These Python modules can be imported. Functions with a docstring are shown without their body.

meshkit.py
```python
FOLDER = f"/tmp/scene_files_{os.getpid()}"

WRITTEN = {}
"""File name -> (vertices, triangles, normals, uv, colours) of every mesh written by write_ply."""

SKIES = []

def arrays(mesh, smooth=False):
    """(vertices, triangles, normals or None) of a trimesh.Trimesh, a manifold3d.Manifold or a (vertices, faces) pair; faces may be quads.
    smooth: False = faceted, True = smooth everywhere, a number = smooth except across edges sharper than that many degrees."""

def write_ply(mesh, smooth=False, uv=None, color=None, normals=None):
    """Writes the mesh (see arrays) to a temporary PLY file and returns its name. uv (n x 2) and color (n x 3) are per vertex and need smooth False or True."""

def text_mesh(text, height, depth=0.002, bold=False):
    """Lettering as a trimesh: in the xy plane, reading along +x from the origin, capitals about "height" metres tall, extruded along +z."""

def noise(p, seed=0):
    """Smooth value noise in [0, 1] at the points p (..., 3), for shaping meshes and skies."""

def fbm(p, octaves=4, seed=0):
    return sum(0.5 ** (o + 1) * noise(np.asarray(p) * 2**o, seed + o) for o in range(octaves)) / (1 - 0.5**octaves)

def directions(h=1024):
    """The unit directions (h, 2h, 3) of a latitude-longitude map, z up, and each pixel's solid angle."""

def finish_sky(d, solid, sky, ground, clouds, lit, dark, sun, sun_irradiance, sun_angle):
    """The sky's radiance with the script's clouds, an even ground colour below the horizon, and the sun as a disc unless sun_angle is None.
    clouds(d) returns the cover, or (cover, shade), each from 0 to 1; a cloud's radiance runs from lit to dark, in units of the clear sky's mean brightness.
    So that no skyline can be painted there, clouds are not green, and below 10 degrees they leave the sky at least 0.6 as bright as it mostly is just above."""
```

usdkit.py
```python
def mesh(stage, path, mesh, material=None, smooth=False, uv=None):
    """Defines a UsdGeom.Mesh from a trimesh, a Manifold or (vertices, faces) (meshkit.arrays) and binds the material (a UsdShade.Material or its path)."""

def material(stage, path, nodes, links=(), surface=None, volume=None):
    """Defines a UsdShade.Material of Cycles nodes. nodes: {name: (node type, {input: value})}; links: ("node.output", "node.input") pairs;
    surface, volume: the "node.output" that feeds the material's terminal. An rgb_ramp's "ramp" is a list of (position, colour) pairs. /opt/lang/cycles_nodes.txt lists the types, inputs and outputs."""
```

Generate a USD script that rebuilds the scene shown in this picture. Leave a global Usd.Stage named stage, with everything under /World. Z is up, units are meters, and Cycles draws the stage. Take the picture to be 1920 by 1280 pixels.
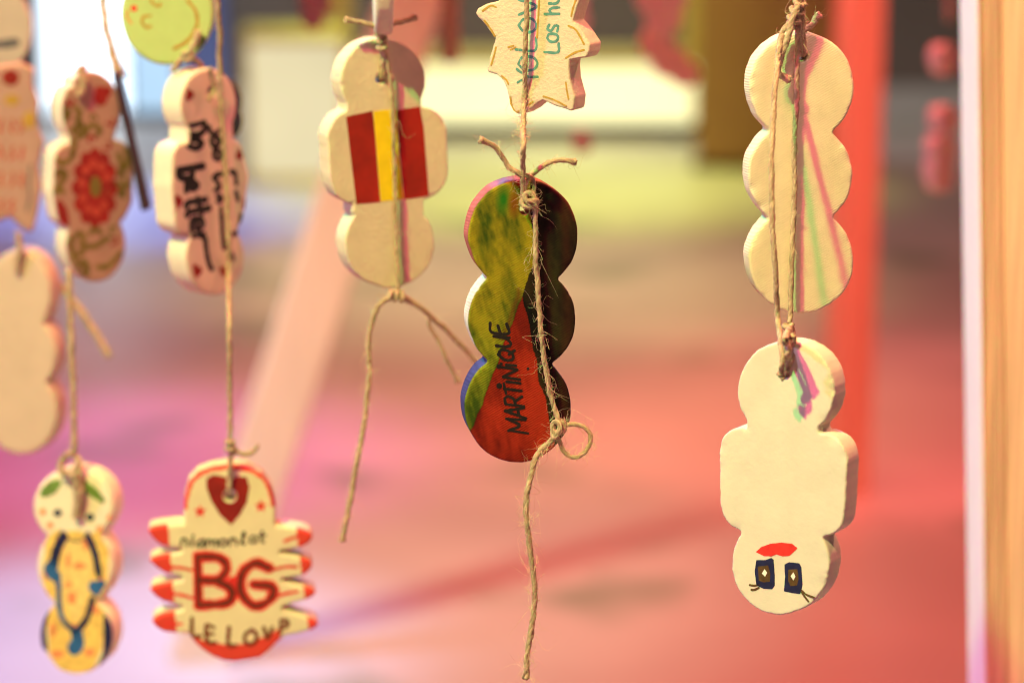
import math, random
import numpy as np
import trimesh, shapely, usdkit, meshkit
from shapely import affinity
from shapely.geometry import Polygon, LineString, Point, MultiPolygon
from shapely.ops import unary_union
from scipy.spatial import Delaunay
from pxr import Usd, UsdGeom, UsdLux, UsdShade, Gf, Sdf, Vt

random.seed(7)
rng = np.random.default_rng(7)
stage = Usd.Stage.CreateInMemory()
UsdGeom.SetStageUpAxis(stage, 'Z'); UsdGeom.SetStageMetersPerUnit(stage, 1.0)
UsdGeom.Xform.Define(stage, '/World'); UsdGeom.Scope.Define(stage, '/World/Looks')

# ------------------------------------------------------------------ camera
PITCH = math.radians(12.0)
CAM = np.array([0.0, 0.0, 1.10])
FPX = 1920 * 85.0 / 36.0                      # focal length in photograph pixels
R_ = np.array([1.0, 0, 0]); F_ = np.array([0, math.cos(PITCH), -math.sin(PITCH)]); U_ = np.array([0, math.sin(PITCH), math.cos(PITCH)])
FOCUS = 1.035
cam = UsdGeom.Camera.Define(stage, '/World/camera')
cam.CreateFocalLengthAttr(85.0); cam.CreateHorizontalApertureAttr(36.0); cam.CreateVerticalApertureAttr(24.0)
cam.CreateFStopAttr(5.5); cam.CreateFocusDistanceAttr(FOCUS); cam.CreateClippingRangeAttr(Gf.Vec2f(0.05, 100))
cam.CreateExposureAttr(0.0)
cam.AddTranslateOp().Set(Gf.Vec3d(*CAM)); cam.AddRotateXOp().Set(90.0 - math.degrees(PITCH))

def ray(px, py):
    return F_ + R_ * ((px - 960.0) / FPX) - U_ * ((py - 640.0) / FPX)
def P(px, py, t):
    return CAM + ray(px, py) * t
def floor_at(px, py):
    r = ray(px, py); return CAM + r * (CAM[2] / -r[2])
def at_y(px, py, y):
    r = ray(px, py); return CAM + r * (y / r[1])

# ------------------------------------------------------------------ lamps (an exhibition lit by coloured spotlights, plus added unseen lights)
T0 = P(960, 560, 1.05)
def lamp(name, pos, target, color, power, radius=0.03, cone=None, soft=0.3):
    l = UsdLux.SphereLight.Define(stage, '/World/lamps/' + name)
    l.CreateRadiusAttr(radius); l.CreateNormalizeAttr(True); l.CreateIntensityAttr(power); l.CreateColorAttr(Gf.Vec3f(*color))
    pos = np.asarray(pos, float); d = np.asarray(target, float) - pos
    m = Gf.Matrix4d().SetLookAt(Gf.Vec3d(*pos), Gf.Vec3d(*(pos + d)), Gf.Vec3d(0, 0.1, 1)).GetInverse()
    l.AddTransformOp().Set(m)
    if cone:
        s = UsdLux.ShapingAPI.Apply(l.GetPrim()); s.CreateShapingConeAngleAttr(cone); s.CreateShapingConeSoftnessAttr(soft)
    return l
def area(name, pos, target, w, h, color, power):
    l = UsdLux.RectLight.Define(stage, '/World/lamps/' + name)
    l.CreateWidthAttr(w); l.CreateHeightAttr(h); l.CreateNormalizeAttr(True); l.CreateIntensityAttr(power); l.CreateColorAttr(Gf.Vec3f(*color))
    pos = np.asarray(pos, float); tg = np.asarray(target, float)
    l.AddTransformOp().Set(Gf.Matrix4d().SetLookAt(Gf.Vec3d(*pos), Gf.Vec3d(*tg), Gf.Vec3d(0, 1, 0.1)).GetInverse())
UsdGeom.Xform.Define(stage, '/World/lamps')
def frm(sx, sy, sz, dist):                    # a place the light comes from, seen from the tags
    v = np.array([sx, sy, sz], float); return T0 + v / np.linalg.norm(v) * dist
KEY = 2.3
lamp('red_spot', frm(-0.60, -1.0, 1.55, KEY), T0, (1.0, 0.06, 0.20), 90.0, 0.042, 16, 0.3)
lamp('green_spot', frm(-0.86, -1.0, 1.60, KEY), T0, (0.28, 1.0, 0.20), 106.0, 0.042, 16, 0.3)
lamp('white_spot', frm(-1.6, -0.30, 0.7, 2.4), T0, (0.95, 0.62, 1.0), 30.0, 0.10, 26, 0.5)
lamp('added_front_fill', frm(0.35, -1.0, 0.45, 1.9), T0, (1.0, 0.72, 0.62), 4.5, 0.30, 15, 0.5)  # unseen fill, added to soften the shade on the tags
lamp('pink_back_spot', frm(1.0, 0.55, 1.2, 2.2), T0, (1.0, 0.40, 0.26), 42.0, 0.05, 24, 0.5)
lamp('violet_back_spot', frm(-0.7, 1.3, 0.9, 2.6), T0, (0.081, 0.399, 1.000), 66.2, 0.08, 24, 0.5)
area('added_ambient_panel', (0.2, 2.5, 3.4), (0.2, 2.5, 0), 3.0, 4.0, (1.0, 0.18, 0.13), 54.0)  # unseen panel added as ambient light for the room
area('added_wall_panel', (0.0, 9.0, 3.3), (0.0, 10.0, 0), 4.0, 1.5, (1.000, 0.997, 0.889), 18.7)  # second unseen panel, added to lift the dark back wall
# coloured pools on the floor beyond
def pool(name, px, py, dy, h, color, power, cone, soft=1.0):
    c = floor_at(px, py); lamp(name, (c[0] * 1.02, c[1] + dy, h), c, color, power, 0.10, cone, soft)
pool('red_floor_spot', 1560, 980, -1.4, 3.0, (1.000, 0.033, 0.020), 30.0, 19)
pool('peach_floor_spot', 1000, 760, -0.8, 3.0, (1.0, 0.55, 0.26), 62.0, 17)
pool('rose_floor_spot', 250, 860, -0.6, 3.0, (1.0, 0.16, 0.86), 70.0, 13)
pool('violet_floor_spot', 30, 1240, -0.3, 3.0, (0.24, 0.50, 1.0), 170.0, 12)
pool('added_blue_floor', 240, 400, -0.3, 3.0, (0.14, 0.26, 1.0), 150.0, 16)  # added light, stands in for the window's blue glow on the floor
pool('amber_floor_spot', 960, 530, -0.6, 3.0, (1.000, 0.848, 0.352), 85.7, 20)
pool('added_yellow_floor', 1000, 350, -0.3, 3.2, (0.873, 1.000, 0.148), 157.8, 22)  # added light, strengthens the bench panel's spill on the floor
lamp('added_timber_light', (-1.6, 1.2, 2.6), at_y(500, 820, 3.1), (1.0, 0.92, 0.60), 120.0, 0.22, 9, 0.6)  # no known source: added to brighten the leaning timber
lamp('added_red_timber_light', (0.3, 1.6, 2.6), at_y(1600, 560, 4.1), (1.0, 0.14, 0.13), 117.2, 0.06, 9, 0.6)  # added to turn the upright timber redder
lamp('added_side_light', (0.10, 0.35, 2.1), at_y(1890, 420, 1.33), (1.0, 0.54, 0.40), 13.0, 0.06, 13, 0.7)  # added to brighten the plywood upright
lamp('added_wall_light', (0.3, 6.6, 2.4), (0.3, 9.0, 0.5), (1.0, 0.85, 0.2), 26.0, 0.08, 22, 0.8)  # added to light the yellow post and the wall near it

# ------------------------------------------------------------------ scene-graph helpers
used = {}
def free(parent, name):
    k = (parent, name); n = used.get(k, 0); used[k] = n + 1
    return name if n == 0 else f'{name}_{n:03d}'
def tag(p, label=None, cat=None, group=None, kind=None):
    p = p.GetPrim() if hasattr(p, 'GetPrim') else p
    for k, v in (('label', label), ('category', cat), ('group', group), ('kind', kind)):
        if v: p.SetCustomDataByKey(k, v)
    return p
def thing(name, label, cat, loc=(0, 0, 0), rotz=0.0, group=None):
    x = UsdGeom.Xform.Define(stage, '/World/' + free('/World', name))
    x.AddTranslateOp().Set(Gf.Vec3d(*map(float, loc)))
    if rotz: x.AddRotateZOp().Set(math.degrees(rotz))
    tag(x, label, cat, group)
    return x
def obj(name, mesh, material, parent=None, smooth=False, label=None, kind=None, color=None):
    base = str(parent.GetPath()) if parent is not None else '/World'
    m = usdkit.mesh(stage, base + '/' + free(base, name), mesh, material, smooth=smooth)
    if color is not None:
        UsdGeom.PrimvarsAPI(m).CreatePrimvar('paint', Sdf.ValueTypeNames.Color3fArray, 'vertex').Set(Vt.Vec3fArray.FromNumpy(np.asarray(color, np.float32)))
    tag(m, label, None, None, kind)
    return m
def lin(r, g, b):
    f = lambda c: (c / 255 / 12.92) if c <= 10.3 else ((c / 255 + 0.055) / 1.055) ** 2.4
    return (f(r), f(g), f(b))

# ------------------------------------------------------------------ materials
def mat(name, color, rough=0.6, vary=0.12, vscale=30, bump=0.0, bscale=400, bdist=0.001, stretch=(1, 1, 1), spec=0.4, paint=False, weave=0.0, wdir=40, detail=4, sheen=0.0):
    c = np.array(color, float)
    nodes = {'g': ('geometry', {}), 'mp': ('mapping', {'mapping_type': 'point', 'scale': stretch}),
             'n': ('noise_texture', {'scale': vscale, 'detail': detail, 'roughness': 0.6}),
             'p': ('principled_bsdf', {'roughness': rough, 'specular_ior_level': spec, 'sheen_weight': sheen})}
    links = [('g.position', 'mp.vector'), ('mp.vector', 'n.vector')]
    lo, hi = 1 - vary, 1 + vary
    if paint:
        nodes['a'] = ('attribute', {'attribute': 'paint'})
        nodes['r'] = ('rgb_ramp', {'ramp': [(0.25, (lo,) * 3), (0.75, (min(hi, 1.0),) * 3)]})
        nodes['m'] = ('mix_color', {'blend_type': 'multiply', 'fac': 1.0})
        links += [('n.fac', 'r.fac'), ('a.color', 'm.a'), ('r.color', 'm.b'), ('m.result', 'p.base_color')]
    else:
        nodes['r'] = ('rgb_ramp', {'ramp': [(0.25, tuple(np.clip(c * lo, 0, 1))), (0.75, tuple(np.clip(c * hi, 0, 1)))]})
        links += [('n.fac', 'r.fac'), ('r.color', 'p.base_color')]
    last = None
    if bump:
        nodes['bn'] = ('noise_texture', {'scale': bscale, 'detail': 5, 'roughness': 0.65})
        nodes['b'] = ('bump', {'strength': bump, 'distance': bdist})
        links += [('mp.vector', 'bn.vector'), ('bn.fac', 'b.height')]; last = 'b.normal'
    if weave:
        nodes['wm'] = ('mapping', {'mapping_type': 'point', 'rotation': (0, math.radians(wdir), 0)})
        nodes['w'] = ('wave_texture', {'scale': 330.0, 'distortion': 1.2, 'detail': 2.0, 'detail_scale': 3.0})
        nodes['wb'] = ('bump', {'strength': weave, 'distance': 0.0006})
        links += [('g.position', 'wm.vector'), ('wm.vector', 'w.vector'), ('w.fac', 'wb.height')]
        if last: links += [(last, 'wb.normal')]
        last = 'wb.normal'
    if last: links.append((last, 'p.normal'))
    return usdkit.material(stage, '/World/Looks/' + name, nodes, links, surface='p.BSDF')
def glow(name, color, strength, vary=0.15, vscale=1.5):
    c = np.array(color)
    return usdkit.material(stage, '/World/Looks/' + name, {'g': ('geometry', {}), 'n': ('noise_texture', {'scale': vscale, 'detail': 1}),
        'r': ('rgb_ramp', {'ramp': [(0.3, tuple(c * (1 - vary))), (0.7, tuple(c))]}), 'e': ('emission', {'strength': strength})},
        [('g.position', 'n.vector'), ('n.fac', 'r.fac'), ('r.color', 'e.color')], surface='e.emission')

CLAY = (0.80, 0.73, 0.58)
M = dict(
    clay=mat('clay', CLAY, 0.72, 0.13, 70, 0.22, 420, 0.0006, paint=True, detail=9),
    clay_weave=mat('woven_clay', CLAY, 0.8, 0.16, 90, 0.25, 900, 0.0006, paint=True, weave=0.26, wdir=-60),
    clay_painted=mat('painted_clay', CLAY, 0.75, spec=0.2, vary=0.30, vscale=140, bump=0.35, bscale=700, bdist=0.0008, paint=True, weave=0.24, wdir=-60),
    clay_grain=mat('grainy_clay', CLAY, 0.85, 0.16, 90, 0.55, 650, 0.0010, paint=True),
    jute=mat('jute', (0.68, 0.53, 0.33), 0.9, 0.30, 900, 0.7, 2200, 0.0006, paint=True),
    jute_fibre=mat('jute_fibre', (0.75, 0.60, 0.40), 0.9, 0.2, 300),
    black_ink=mat('black_ink', (0.012, 0.010, 0.010), 0.55, 0.5, 200),
    navy_ink=mat('navy_ink', (0.012, 0.018, 0.07), 0.5, 0.4, 250),
    brown_ink=mat('brown_ink', (0.10, 0.055, 0.015), 0.6, 0.5, 300),
    teal_ink=mat('teal_ink', (0.10, 0.27, 0.24), 0.6, 0.35, 250),
    ochre_ink=mat('ochre_ink', (0.45, 0.27, 0.05), 0.7, 0.25, 250),
    red_ink=mat('red_ink', (0.75, 0.035, 0.03), 0.5, 0.25, 250),
    petal_ink=mat('petal_ink', (0.42, 0.05, 0.03), 0.6, 0.3, 200),
    maroon_ink=mat('maroon_ink', (0.26, 0.012, 0.008), 0.6, 0.3, 120),
    flag_red=mat('flag_red_ink', (0.32, 0.012, 0.004), 0.65, 0.45, 55, 0.3, 900, 0.0005),
    flag_yellow=mat('flag_yellow_ink', (0.90, 0.68, 0.006), 0.6, 0.12, 120, 0.3, 900, 0.0005),
    olive_ink=mat('olive_ink', (0.15, 0.105, 0.018), 0.6, 0.4, 150),
    green_ink=mat('green_ink', (0.14, 0.24, 0.05), 0.6, 0.4, 200),
    blue_ink=mat('blue_ink', (0.02, 0.11, 0.30), 0.55, 0.35, 150),
    yellow_ink=mat('yellow_ink', (0.78, 0.52, 0.13), 0.6, 0.3, 200),
    orange_ink=mat('orange_ink', (0.75, 0.26, 0.10), 0.6, 0.3, 200),
    white_ink=mat('white_ink', (0.9, 0.88, 0.8), 0.5, 0.05),
    gray_ink=mat('gray_ink', (0.12, 0.11, 0.14), 0.6, 0.2),
    pine=mat('pine_timber', (0.72, 0.50, 0.33), 0.55, 0.22, 6, 0.15, 20, 0.001, stretch=(22, 22, 0.7)),
    lit_pine=mat('lit_pine_timber', (0.86, 0.72, 0.56), 0.55, 0.12, 6, 0.15, 20, 0.001, stretch=(22, 22, 0.7)),  # pine made lighter in colour for the light on the leaning leg
    ply=mat('plywood_veneer', (0.76, 0.48, 0.32), 0.6, 0.34, 10, 0.2, 24, 0.001, stretch=(30, 30, 0.6)),
    ply_dark=mat('plywood_dark_veneer', (0.64, 0.37, 0.23), 0.65, 0.34, 10, 0.2, 24, 0.001, stretch=(30, 30, 0.6)),
    white_edge=mat('white_edge_paint', (0.86, 0.82, 0.82), 0.45, 0.03, 20),
    wall=mat('dark_wall', (0.20, 0.17, 0.15), 0.8, 0.2, 2),
    column=mat('column_paint', (0.36, 0.22, 0.13), 0.7, 0.15, 2),
    bench_trim=mat('bench_trim', (0.78, 0.70, 0.24), 0.6, 0.1, 4),
    plinth=mat('shade_plinth', (0.022, 0.014, 0.009), 0.7, 0.2, 4),  # near black colour carries the shade beneath the bench
    frame_dark=mat('dark_frame', (0.03, 0.035, 0.06), 0.5, 0.2, 4),
    dark_tag=mat('dark_tag', (0.035, 0.016, 0.035), 0.7, 0.2, 80),
)
M['bench_glow'] = glow('bench_glow', (1.0, 0.93, 0.47), 1.55)
M['box_glow'] = glow('box_glow', (0.90, 0.78, 0.47), 1.0, 0.15, 2.5)
M['screen_glow'] = glow('screen_glow', (0.76, 0.89, 1.0), 3.0, 0.10)
M['screen_dim'] = glow('screen_dim', (0.10, 0.12, 0.26), 1.0, 0.3)
M['screen_blue'] = glow('screen_blue', (0.52, 0.76, 1.0), 1.15, 0.2)

# floor: polished grey screed with scuffs and greenish blotches coloured in for hanging tags' shadows
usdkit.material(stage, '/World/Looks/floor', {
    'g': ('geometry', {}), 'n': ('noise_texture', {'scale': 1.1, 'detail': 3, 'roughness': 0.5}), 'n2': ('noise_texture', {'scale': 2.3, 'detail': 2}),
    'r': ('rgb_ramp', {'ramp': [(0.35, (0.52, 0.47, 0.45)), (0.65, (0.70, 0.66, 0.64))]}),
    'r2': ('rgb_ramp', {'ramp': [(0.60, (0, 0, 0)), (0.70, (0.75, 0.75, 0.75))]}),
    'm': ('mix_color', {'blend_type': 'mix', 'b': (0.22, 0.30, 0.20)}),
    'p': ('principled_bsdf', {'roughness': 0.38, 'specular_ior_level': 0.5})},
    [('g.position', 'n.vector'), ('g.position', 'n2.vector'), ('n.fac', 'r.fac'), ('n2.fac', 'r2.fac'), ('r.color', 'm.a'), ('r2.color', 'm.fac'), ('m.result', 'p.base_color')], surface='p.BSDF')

# ------------------------------------------------------------------ geometry helpers
def box(cx, cy, cz, sx, sy, sz, ch=0.0, rz=0.0):
    if ch:
        v = np.array([[x, y, z] for x in (-1, 1) for y in (-1, 1) for z in (-1, 1)], float) * [sx / 2, sy / 2, sz / 2]
        pts = np.vstack([v - np.sign(v) * [ch if k != a else 0 for k in range(3)] for a in range(3)])
        b = trimesh.convex.convex_hull(pts)
    else:
        b = trimesh.creation.box((sx, sy, sz))
    if rz: b.apply_transform(trimesh.transformations.rotation_matrix(rz, [0, 0, 1]))
    b.apply_translation((cx, cy, cz)); return b

def fb(p, seed=0): return (np.asarray(meshkit.fbm(np.asarray(p, float), seed=seed)) - 0.5) * 4.0     # centred noise, about -1 to 1

def spline(pts, step):
    p = np.asarray(pts, float)
    if len(p) == 2: p = np.vstack([p[0], p.mean(0), p[1]])
    q = np.vstack([2 * p[0] - p[1], p, 2 * p[-1] - p[-2]])
    out = []
    for i in range(1, len(q) - 2):
        n = max(2, int(np.linalg.norm(q[i + 1] - q[i]) / step))
        t = np.linspace(0, 1, n, endpoint=False)[:, None]
        a, b, c, d = q[i - 1], q[i], q[i + 1], q[i + 2]
        out.append(0.5 * ((2 * b) + (-a + c) * t + (2 * a - 5 * b + 4 * c - d) * t ** 2 + (-a + 3 * b - 3 * c + d) * t ** 3))
    out.append(q[-2][None]); return np.vstack(out)
def frames(p):
    t = np.gradient(p, axis=0); t /= np.linalg.norm(t, axis=1, keepdims=True) + 1e-12
    n = np.zeros_like(p); a = np.array([0.31, 0.87, 0.2]); n[0] = a - t[0] * a.dot(t[0]); n[0] /= np.linalg.norm(n[0])
    for i in range(1, len(p)):
        v = n[i - 1] - t[i] * n[i - 1].dot(t[i]); n[i] = v / (np.linalg.norm(v) + 1e-12)
    return t, n, np.cross(t, n)
def tube(p, rad, sides):
    t, n, b = frames(p); a = np.arange(sides) * 2 * math.pi / sides
    rad = np.broadcast_to(rad, len(p))
    v = (p[:, None] + rad[:, None, None] * (np.cos(a)[None, :, None] * n[:, None] + np.sin(a)[None, :, None] * b[:, None])).reshape(-1, 3)
    k = np.arange(len(p) - 1)[:, None] * sides; i = np.arange(sides)[None]; j = (i + 1) % sides
    f = np.stack([k + i, k + j, k + sides + j, k + sides + i], -1).reshape(-1, 4)
    f = np.vstack([f[:, [0, 1, 2]], f[:, [0, 2, 3]]])
    caps = [np.stack([np.full(sides - 2, o), o + 1 + np.arange(sides - 2), o + 2 + np.arange(sides - 2)], 1) for o in (0, (len(p) - 1) * sides)]
    caps[0] = caps[0][:, ::-1]
    return v, np.vstack([f] + caps)
def join(parts):
    vs, fs, n = [], [], 0
    for v, f in parts: vs.append(v); fs.append(f + n); n += len(v)
    return np.vstack(vs), np.vstack(fs)
def rope(pts, R=0.00112, plies=3, pitch=0.012, step=0.0006, sides=7, wob=0.00018, seed=0, frayed=0):
    """A twisted jute twine along pts: its plies wind round each other, with a slightly uneven thickness."""
    p = spline(pts, step); g = np.random.default_rng(seed + 11)
    s = np.r_[0, np.cumsum(np.linalg.norm(np.diff(p, axis=0), axis=1))]
    wv = np.stack([sum(np.sin(s * k + g.uniform(0, 6.3)) for k in (90, 210, 430)) for _ in range(3)], 1) * wob * 0.4
    p = p + wv
    t, n, b = frames(p); out = []; cols = []
    for q in range(plies):
        ph = 2 * math.pi * (s / pitch + q / plies) + 0.6 * np.sin(s * 130 + seed)
        thick = R * 0.72 * (1 + 0.10 * np.sin(s * 160 + q * 2 + seed) + 0.10 * np.sin(s * 333 + q * 5 + seed) + 0.07 * np.sin(s * 900 + 3 * q))
        off = R * 0.26
        c = p + off * (np.cos(ph)[:, None] * n + np.sin(ph)[:, None] * b)
        if frayed:
            e = np.clip(1 - (s[-1] - s) / 0.004, 0, 1) ** 2
            c = c + (np.cos(ph)[:, None] * n + np.sin(ph)[:, None] * b) * (e * frayed)[:, None]
        v, f = tube(c, thick, sides)
        ang = np.tile(np.arange(sides) * (2 * math.pi / sides), len(p)); ss = np.repeat(s, sides)
        k = fb(np.column_stack([np.cos(ang) * 1.6 + q * 9, np.sin(ang) * 1.6, ss * 130 + seed * 3.1])); k2 = fb(np.column_stack([np.cos(ang) * 3.5, np.sin(ang) * 3.5 + q * 5, ss * 420 + seed]))
        v = v + (v - np.repeat(c, sides, 0)) * (0.13 * k2)[:, None]
        tone = np.clip(0.80 + 0.30 * k + 0.22 * k2, 0.28, 1.3)[:, None] * np.array([0.66, 0.485, 0.315])
        cols.append(np.clip(tone + 0.05 * np.clip(k, 0, 1)[:, None], 0, 0.9)); out.append((v, f))
    return (*join(out), np.vstack(cols))
def fibres(pts_list, count, lo=0.002, hi=0.008, seed=0, R=0.0011):
    """Loose hairs standing off a twine, as one mesh of thin three-sided tubes."""
    g = np.random.default_rng(seed); out = []
    paths = [spline(p, 0.001) for p in pts_list]; L = np.array([len(p) for p in paths], float)
    for _ in range(count):
        p = paths[g.choice(len(paths), p=L / L.sum())]; i = g.integers(1, len(p) - 1)
        t = p[i] - p[i - 1]; t /= np.linalg.norm(t) + 1e-9
        d = g.normal(size=3); d -= t * d.dot(t); d /= np.linalg.norm(d) + 1e-9
        n = lo + (hi - lo) * g.random() ** 3; s = np.linspace(0, 1, 9)[:, None]
        along = t * g.choice([-1, 1]) * g.uniform(0.5, 1.6); bend = g.normal(size=3) * 0.6; curl = g.normal(size=3) * 0.22
        c = p[i] + d * R * 0.6 + n * (d * s * g.uniform(0.15, 0.8) + along * s + bend * s ** 2 + curl * np.sin(s * g.uniform(4, 9)))
        out.append(tube(c, 0.000062 * g.uniform(0.7, 1.3) * (1.25 - s[:, 0]), 3))
    return join(out)

class Plane:
    """The front plane of a hanging tag: it hangs upright and is turned by yaw about the vertical (positive: faces right)."""
    def __init__(s, px, py, t, yaw, tilt=0.0):
        s.o = P(px, py, t); s.yaw = math.radians(yaw); c, q = math.cos(s.yaw), math.sin(s.yaw)
        s.u = np.array([c, q, 0.0]); s.v = np.array([0, 0, 1.0]); s.n = np.array([q, -c, 0.0])
    def depth(s, px, py):
        r = ray(px, py); return (s.o - CAM).dot(s.n) / r.dot(s.n)
    def uv(s, px, py):
        w = P(px, py, s.depth(px, py)) - s.o; return (w.dot(s.u), w.dot(s.v))
    def uvs(s, pts): return [s.uv(x, y) for x, y in pts]
    def poly(s, pts): return Polygon(s.uvs(pts)).buffer(0)
    def front(s, px, py, d):                              # a point standing d in front of the plane
        t = s.depth(px, py); r = ray(px, py); return P(px, py, t - d / abs(r.dot(s.n)))
    def ring(s, cx, cy, rx, ry=None, n=72, a0=0.0):
        ry = ry or rx; return s.poly([(cx + rx * math.cos(a), cy + ry * math.sin(a)) for a in np.linspace(0, 2 * math.pi, n, endpoint=False)])
    def rrect(s, pts, r):
        k = 0.000226 * r; return s.poly(pts).buffer(-k).buffer(k, quad_segs=12)
    def px(s): return s.depth(960, 640) / FPX

def to_polys(g):
    if g.is_empty: return []
    return [q for q in (g.geoms if hasattr(g, 'geoms') else [g]) if q.geom_type == 'Polygon' and q.area > 1e-9]
def ring_pts(r, h):
    L = r.length; n = max(8, int(L / h)); return np.array([r.interpolate(k / n, normalized=True).coords[0] for k in range(n)])
def tag_mesh(poly, T, r, h, hin, seed=0, rough=0.0, chips=0):
    """A clay tag cut from a slab: local x across, z up, front face at y=0, thickness T behind it, both rims rounded by r."""
    g = np.random.default_rng(seed); poly = shapely.geometry.polygon.orient(poly)
    loops = [ring_pts(poly.exterior, h)] + [ring_pts(i, h / 2) for i in poly.interiors]
    if rough:
        for k, l in enumerate(loops[:1]):
            c = np.column_stack([l * 140, np.full(len(l), seed * 7.3)])
            off = fb(c) * 0.6
            e = np.roll(l, -1, 0) - np.roll(l, 1, 0); e = np.column_stack([e[:, 1], -e[:, 0]]); e /= np.linalg.norm(e, axis=1, keepdims=True) + 1e-12
            loops[k] = l + e * (np.asarray(off)[:, None] * rough)
        poly = Polygon(loops[0], [list(i.coords) for i in poly.interiors]).buffer(0)
        if poly.geom_type != 'Polygon': poly = max(poly.geoms, key=lambda q: q.area)
        poly = shapely.geometry.polygon.orient(poly)
    pts = [np.vstack(loops)]
    nb = len(pts[0])
    for d in (0.12, 0.32, 0.6, 0.95):
        q = poly.buffer(-r * d)
        for qq in to_polys(q):
            for rr in [qq.exterior] + list(qq.interiors): pts.append(ring_pts(rr, h * 1.1))
    inner = poly.buffer(-r * 1.15); x0, y0, x1, y1 = poly.bounds
    gx, gy = np.meshgrid(np.arange(x0, x1, hin), np.arange(y0, y1, hin * 0.87)); gx[1::2] += hin / 2
    q = np.column_stack([gx.ravel(), gy.ravel()]) + g.normal(size=(gx.size, 2)) * hin * 0.08
    q = q[shapely.contains_xy(inner, q[:, 0], q[:, 1])]
    pts = np.vstack(pts + [q])
    tri = Delaunay(pts).simplices
    cen = pts[tri].mean(1); tri = tri[shapely.contains_xy(poly.buffer(1e-6), cen[:, 0], cen[:, 1])]
    a = pts[tri]; area2 = np.cross(a[:, 1] - a[:, 0], a[:, 2] - a[:, 0]); tri = tri[np.abs(area2) > 1e-13]; area2 = area2[np.abs(area2) > 1e-13]
    tri[area2 < 0] = tri[area2 < 0][:, ::-1]
    bd = shapely.union_all([poly.exterior] + list(poly.interiors))
    d = np.clip(shapely.distance(shapely.points(pts), bd), 0, r); d[:nb] = 0
    prof = r - np.sqrt(np.maximum(r * r - (r - d) ** 2, 0))
    if chips:                                             # small knocks along the front rim
        for _ in range(chips):
            c = loops[0][g.integers(len(loops[0]))]; rr = g.uniform(0.0012, 0.004)
            w = np.clip(1 - np.linalg.norm(pts - c, axis=1) / rr, 0, 1); prof = prof + w * g.uniform(0.0002, 0.0008)
    front = np.column_stack([pts[:, 0], prof, pts[:, 1]]); back = np.column_stack([pts[:, 0], T - prof, pts[:, 1]])
    n = len(pts); V = [front, back]; Fc = [tri, tri[:, ::-1] + n]
    o = 0; base = 2 * n
    for l in loops:
        m = len(l); i = np.arange(m); j = (i + 1) % m
        ys = prof[o:o + m]
        rows = [o + i]
        for k in (0.25, 0.5, 0.75):
            w = fb(np.column_stack([l * 220, np.full(m, k * 9 + seed)])) * 0.0003 * (rough > 0)
            V.append(np.column_stack([l[:, 0], ys + (T - 2 * ys) * k + w, l[:, 1]])); rows.append(base + i); base += m
        rows.append(n + o + i)
        for a_, b_ in zip(rows[:-1], rows[1:]):
            Fc += [np.column_stack([a_, a_[j], b_[j]])[:, ::-1], np.column_stack([a_, b_[j], b_])[:, ::-1]]
        o += m
    v = np.vstack(V); f = np.vstack(Fc)
    return v, f
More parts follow.
